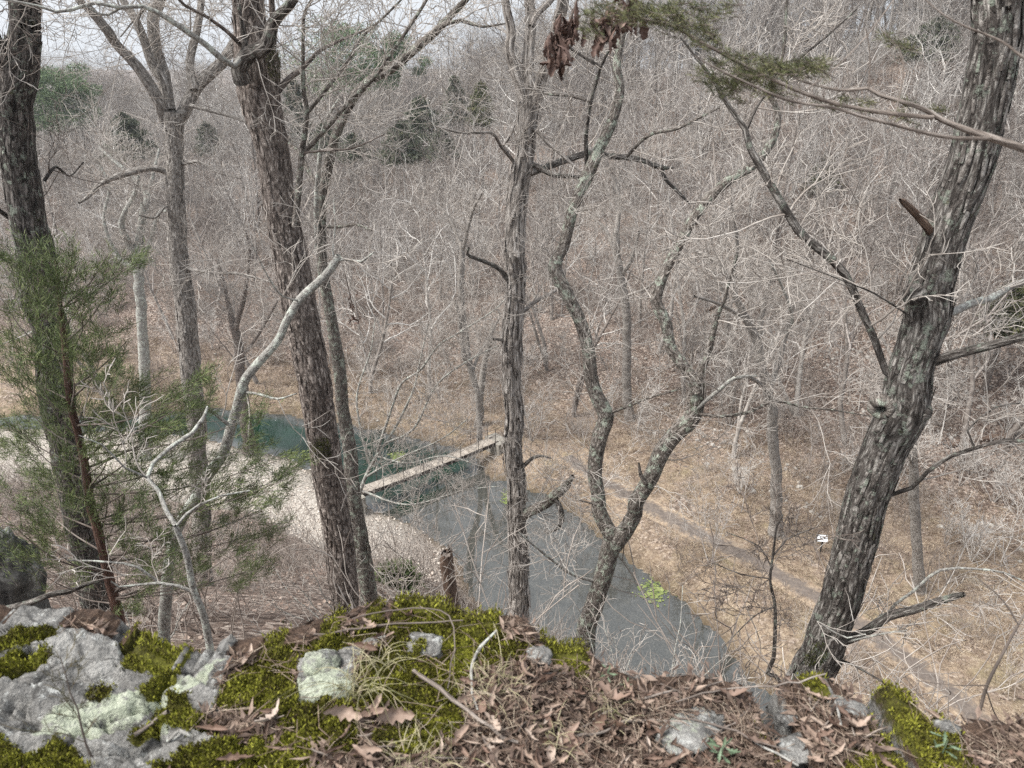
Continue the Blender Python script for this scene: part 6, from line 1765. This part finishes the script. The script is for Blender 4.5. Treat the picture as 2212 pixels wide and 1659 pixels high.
stick('dark twig along the back edge of the moss hump', [(680, 1390, 4), (760, 1370, 5), (860, 1362, 4), (1000, 1358, 3)], M_TWIGD, 0.025, 11)
stick('pale root like twig arching out of the litter', [(1560, 1480, 3), (1480, 1495, 5), (1360, 1520, 5), (1280, 1560, 4)], M_DEAD, 0.01, 12)
for i in range(34):
    j = int(gL.choice(sel))
    a0, b0 = float(gx.ravel()[j]), float(gy.ravel()[j])
    if not (300 < a0 < 2000 and b0 < 1660): continue
    th = gL.uniform(0, 6.28); L = gL.uniform(25, 75)
    stick('small %s twig lying in the leaf litter' % ('pale brown' if i % 2 else 'dark'), [(a0, b0, 3), (a0 + L * math.cos(th) * .5 + gL.normal(0, 4), b0 + L * .3 * math.sin(th), 4), (a0 + L * math.cos(th), b0 + L * .6 * math.sin(th), 3)], M_DEAD if i % 2 else M_TWIGD, 0.014, 20 + i)

# grass tufts on the ledge
def ledge_tuft(label, a, bb, n, L, col, seed, spread=0.02):
    gg = np.random.default_rng(seed)
    p = ledge_hit(a, bb)
    polys = []
    for _ in range(n):
        th = gg.uniform(0, 6.28); l_ = L * gg.uniform(0.5, 1.2); out = gg.uniform(0.3, 1.0) * l_
        st = np.array([gg.normal(0, spread), gg.normal(0, spread), -0.01])
        d = np.array([math.cos(th), math.sin(th), 0])
        t = np.linspace(0, 1, 6)[:, None]
        pts = st + d * out * t ** 1.4 + np.array([0, 0, 1]) * l_ * (t * 1.1 - t ** 2 * gg.uniform(0.6, 1.1))
        polys.append((pts, np.linspace(0.0013, 0.0004, 6)))
    v_, q_, b_ = tubes(polys, 3)
    var = np.repeat(gg.uniform(0, 1, len(polys)), 18)
    o = link('grass_tuft', mesh_np('ledge_grass', v_, quads=q_, mat=col, attrs={'var': var}), None, tuple(p))
    tag(o, label, 'grass tuft', 'grass tufts on the ledge')
M_GR = leafy_mat('pale_grass', [(0.16, 0.16, 0.08), (0.34, 0.31, 0.18), (0.5, 0.45, 0.3)], 20, attr='var')
ledge_tuft('thin arching grass tuft by the white lichen rock', 785, 1500, 40, 0.20, M_GR, 1)
ledge_tuft('dense curly grass tuft right of the long stick', 1060, 1480, 90, 0.10, M_GR, 2, 0.04)
ledge_tuft('curly grass tuft near the rim, left of the long thin stick', 1310, 1520, 70, 0.08, M_GR, 3, 0.03)
ledge_tuft('grass tuft at the bottom edge, below the moss hump', 900, 1645, 90, 0.10, M_GR, 4, 0.04)
ledge_tuft('straw coloured flattened grass tuft beside the curly one', 1100, 1540, 30, 0.16, M_STRAW, 5, 0.02)
ledge_tuft('small grass tuft on the bare soil', 1170, 1590, 40, 0.08, M_GR, 6, 0.03)
ledge_tuft('thin grass on the left slope of the moss hump', 830, 1430, 22, 0.14, M_GR, 7, 0.02)

# seedlings
LG = [leaf_mesh('seedling_leaf', 0.042, 0.021, 5, 1.0, 0.3, M_GREENL, 41, 0.5)]
def seedling(label, a, bb, n, seed, s0=1.0):
    gg = np.random.default_rng(seed)
    p = ledge_hit(a, bb)
    root = thing('seedling', label, 'plant', tuple(p), 'green seedlings on the ledge')
    link('stem', tube_mesh('seedling_stem', [([(np.array([[0, 0, -0.01], [0.003, 0, 0.03], [0.006, 0.002, 0.06]]) * s0, np.array([0.002, 0.0015, 0.001]))], 5)], M_GREENL), root)
    for i in range(n):
        th = i * 2.4 + gg.uniform(0, 0.5)
        r = 0.028 * s0
        o = link('leaf', LG[0], root, (r * math.cos(th), r * math.sin(th), (0.02 + 0.04 * i / n) * s0))
        o.rotation_euler = (gg.normal(0, 0.5), -0.3 + gg.normal(0, 0.35), th); o.scale = (s0 * gg.uniform(.7, 1.1),) * 3
seedling('grey green seedling at the bottom edge right of centre', 1555, 1640, 10, 1, 0.85)
seedling('small green seedling on the rim by the twisted tree foot', 1310, 1470, 7, 2, 0.6)
seedling('green seedling at the bottom of the right moss cushion', 2030, 1640, 7, 3, 0.75)
seedling('tiny green sprig at the right end of the rim seedling', 1350, 1490, 5, 4, 0.5)

# loose rocks
def ledge_rock(label, a, bb, sx, sy, sz, seed, rz=0.0, lich_=0.5, zoff=0.0):
    p = ledge_hit(a, bb)
    n1_, n2_ = 26, 34
    th = np.linspace(0, math.pi, n1_)[:, None]; ph = (np.arange(n2_) * 2 * math.pi / n2_)[None, :]
    B = np.stack([np.sin(th) * np.cos(ph), np.sin(th) * np.sin(ph), np.cos(th) + 0 * ph], -1)
    # chunky: push towards a box, then break the faces
    Bx = np.sign(B) * np.abs(B) ** 0.75
    d = 0.35 * fbm(Bx * 1.7 + seed * 5, 5, 0.6) + 0.14 * np.abs(fbm(Bx * 5 + seed, 4)) - 0.05
    V = (Bx * (1 + d[..., None])) * np.array([sx, sy, sz])
    idx_ = np.arange(n1_ * n2_).reshape(n1_, n2_)
    Q = np.stack([idx_[:-1], np.roll(idx_[:-1], -1, 1), np.roll(idx_[1:], -1, 1), idx_[1:]], -1).reshape(-1, 4)
    nn_ = n1_ * n2_
    o = link('lichen_rock', mesh_np('lichen_rock', V.reshape(-1, 3), quads=Q, mat=M_LEDGE, attrs={'moss': np.zeros(nn_), 'rock': np.ones(nn_), 'lichen': np.full(nn_, lich_)}), None, tuple(p + np.array([0, 0, zoff])))
    o.rotation_euler = (0, 0, rz)
    tag(o, label, 'rock', 'rocks on the ledge')
ledge_rock('knobbly white lichen rock standing in the olive moss', 695, 1445, 0.05, 0.045, 0.05, 1, 0.3, 0.9)
ledge_rock('white lichen rock lying in front of the knobbly one', 705, 1490, 0.075, 0.045, 0.035, 2, 0.2, 1.0)
ledge_rock('grey flat rock showing through the top of the moss hump', 920, 1396, 0.055, 0.04, 0.022, 3, -0.2, 0.5)
ledge_rock('grey rock at the rim between two moss patches', 1165, 1424, 0.035, 0.035, 0.025, 4, 0.1, 0.4)
ledge_rock('pale grey slab in the bare soil right of centre', 1490, 1580, 0.095, 0.06, 0.015, 5, 0.5, 0.75)
ledge_rock('white rock on the rim right of the oak foot', 1830, 1532, 0.05, 0.03, 0.018, 6, -0.4, 0.7)
ledge_rock('small white rock at the edge of the right moss cushion', 2046, 1572, 0.03, 0.02, 0.014, 7, -0.5, 0.6)
ledge_rock('dark flat stone beside the small right moss', 1735, 1608, 0.06, 0.04, 0.012, 8, 0.2, 0.1)
ledge_rock('small orange brown stone in the soil', 1705 - 5, 1575 - 20, 0.028, 0.022, 0.014, 9, 0.2, 0.0)

# left bluff rock behind the cedar and the dark seedling in front
def bluff():
    c = at(30, 1235, 5.2)
    n1_, n2_ = 40, 40
    th = np.linspace(0, math.pi, n1_)[:, None]; ph = (np.arange(n2_) * 2 * math.pi / n2_)[None, :]
    B = np.stack([np.sin(th) * np.cos(ph), np.sin(th) * np.sin(ph), np.cos(th) + 0 * ph], -1)
    Bx = np.sign(B) * np.abs(B) ** 0.7
    d = 0.45 * fbm(Bx * 2.4 + 3, 5, 0.6) + 0.16 * np.abs(fbm(Bx * 6, 4)) - 0.08
    V = Bx * (1 + d[..., None]) * np.array([0.26, 0.26, 0.72])
    idx_ = np.arange(n1_ * n2_).reshape(n1_, n2_)
    Q = np.stack([idx_[:-1], np.roll(idx_[:-1], -1, 1), np.roll(idx_[1:], -1, 1), idx_[1:]], -1).reshape(-1, 4)
    m, n, l, b = new_mat('dark_bluff_rock'); kk = NB(n, l)
    cc = kk.ramp(kk.noise(kk.pos(), 6, 6, 0.7), [(0.35, (0.03, 0.03, 0.03)), (0.55, (0.12, 0.12, 0.115)), (0.7, (0.36, 0.37, 0.35))])
    l.new(cc, b.inputs['Base Color'])
    o = link('standing_rock', mesh_np('standing_rock', V.reshape(-1, 3), quads=Q, mat=m), None, (c[0] - 0.1, c[1], c[2] - 0.25))
    tag(o, 'dark upright lichened rock at the left edge behind the cedar foliage', 'rock')
bluff()
def small_seedling_tree():
    gg = np.random.default_rng(9)
    p = ledge_hit(200, 1640)
    root = thing('tiny_cedar', 'tiny dark blurred cedar seedling in front of the lichen rock', 'plant', tuple(p))
    T = {}
    sp = dict(seg=[6, 5, 3], wig=[0.08, 0.15, 0.2], trop=[0.05, 0.06, 0.05], taper=[0.7, 0.6, 0.5], n=[13, 8], start=[0.15, 0.1], ang=[0.7, 0.6], ratio=[0.4, 0.4], short=[0.5, 0.4], rr=[0.5, 0.7], rmin=0.0009, last=2)
    grow(T, np.zeros(3), np.array([0.0, 0, 1.0]), 0.30, 0.003, 0, sp, gg)
    link('stem', tube_mesh('tiny_stem', [(T[0], 5)], M_TWIGD), root)
    o = link('twigs', tube_mesh('tiny_twigs', [(T[1], 3), (T[2], 3)], leafy_mat('tiny_cedar_twig', [(0.05, 0.055, 0.035), (0.09, 0.08, 0.05), (0.14, 0.11, 0.07)], 30)), root)
small_seedling_tree()
def low_branch():
    Y = 4.4
    P, R = px_line([(-60, 1325, 14), (0, 1318, 14), (68, 1300, 13), (110, 1284, 13), (150, 1277, 12), (178, 1266, 8), (230, 1250, 4)], Y, 0.3)
    v_, q_, b_, SP, SR = bark_surface(P, R, 10, 0.08, 2.0, 3.0, 4.0, 0.04)
    root = thing('dead_branch', 'grey dead branch lying low between the left rock and the cedar trunk', 'branch', tuple(P[0]))
    link('limb', mesh_np('dead_branch', v_ - P[0], quads=q_, mat=M_OAK, attrs={'bark': b_}), root)
low_branch()
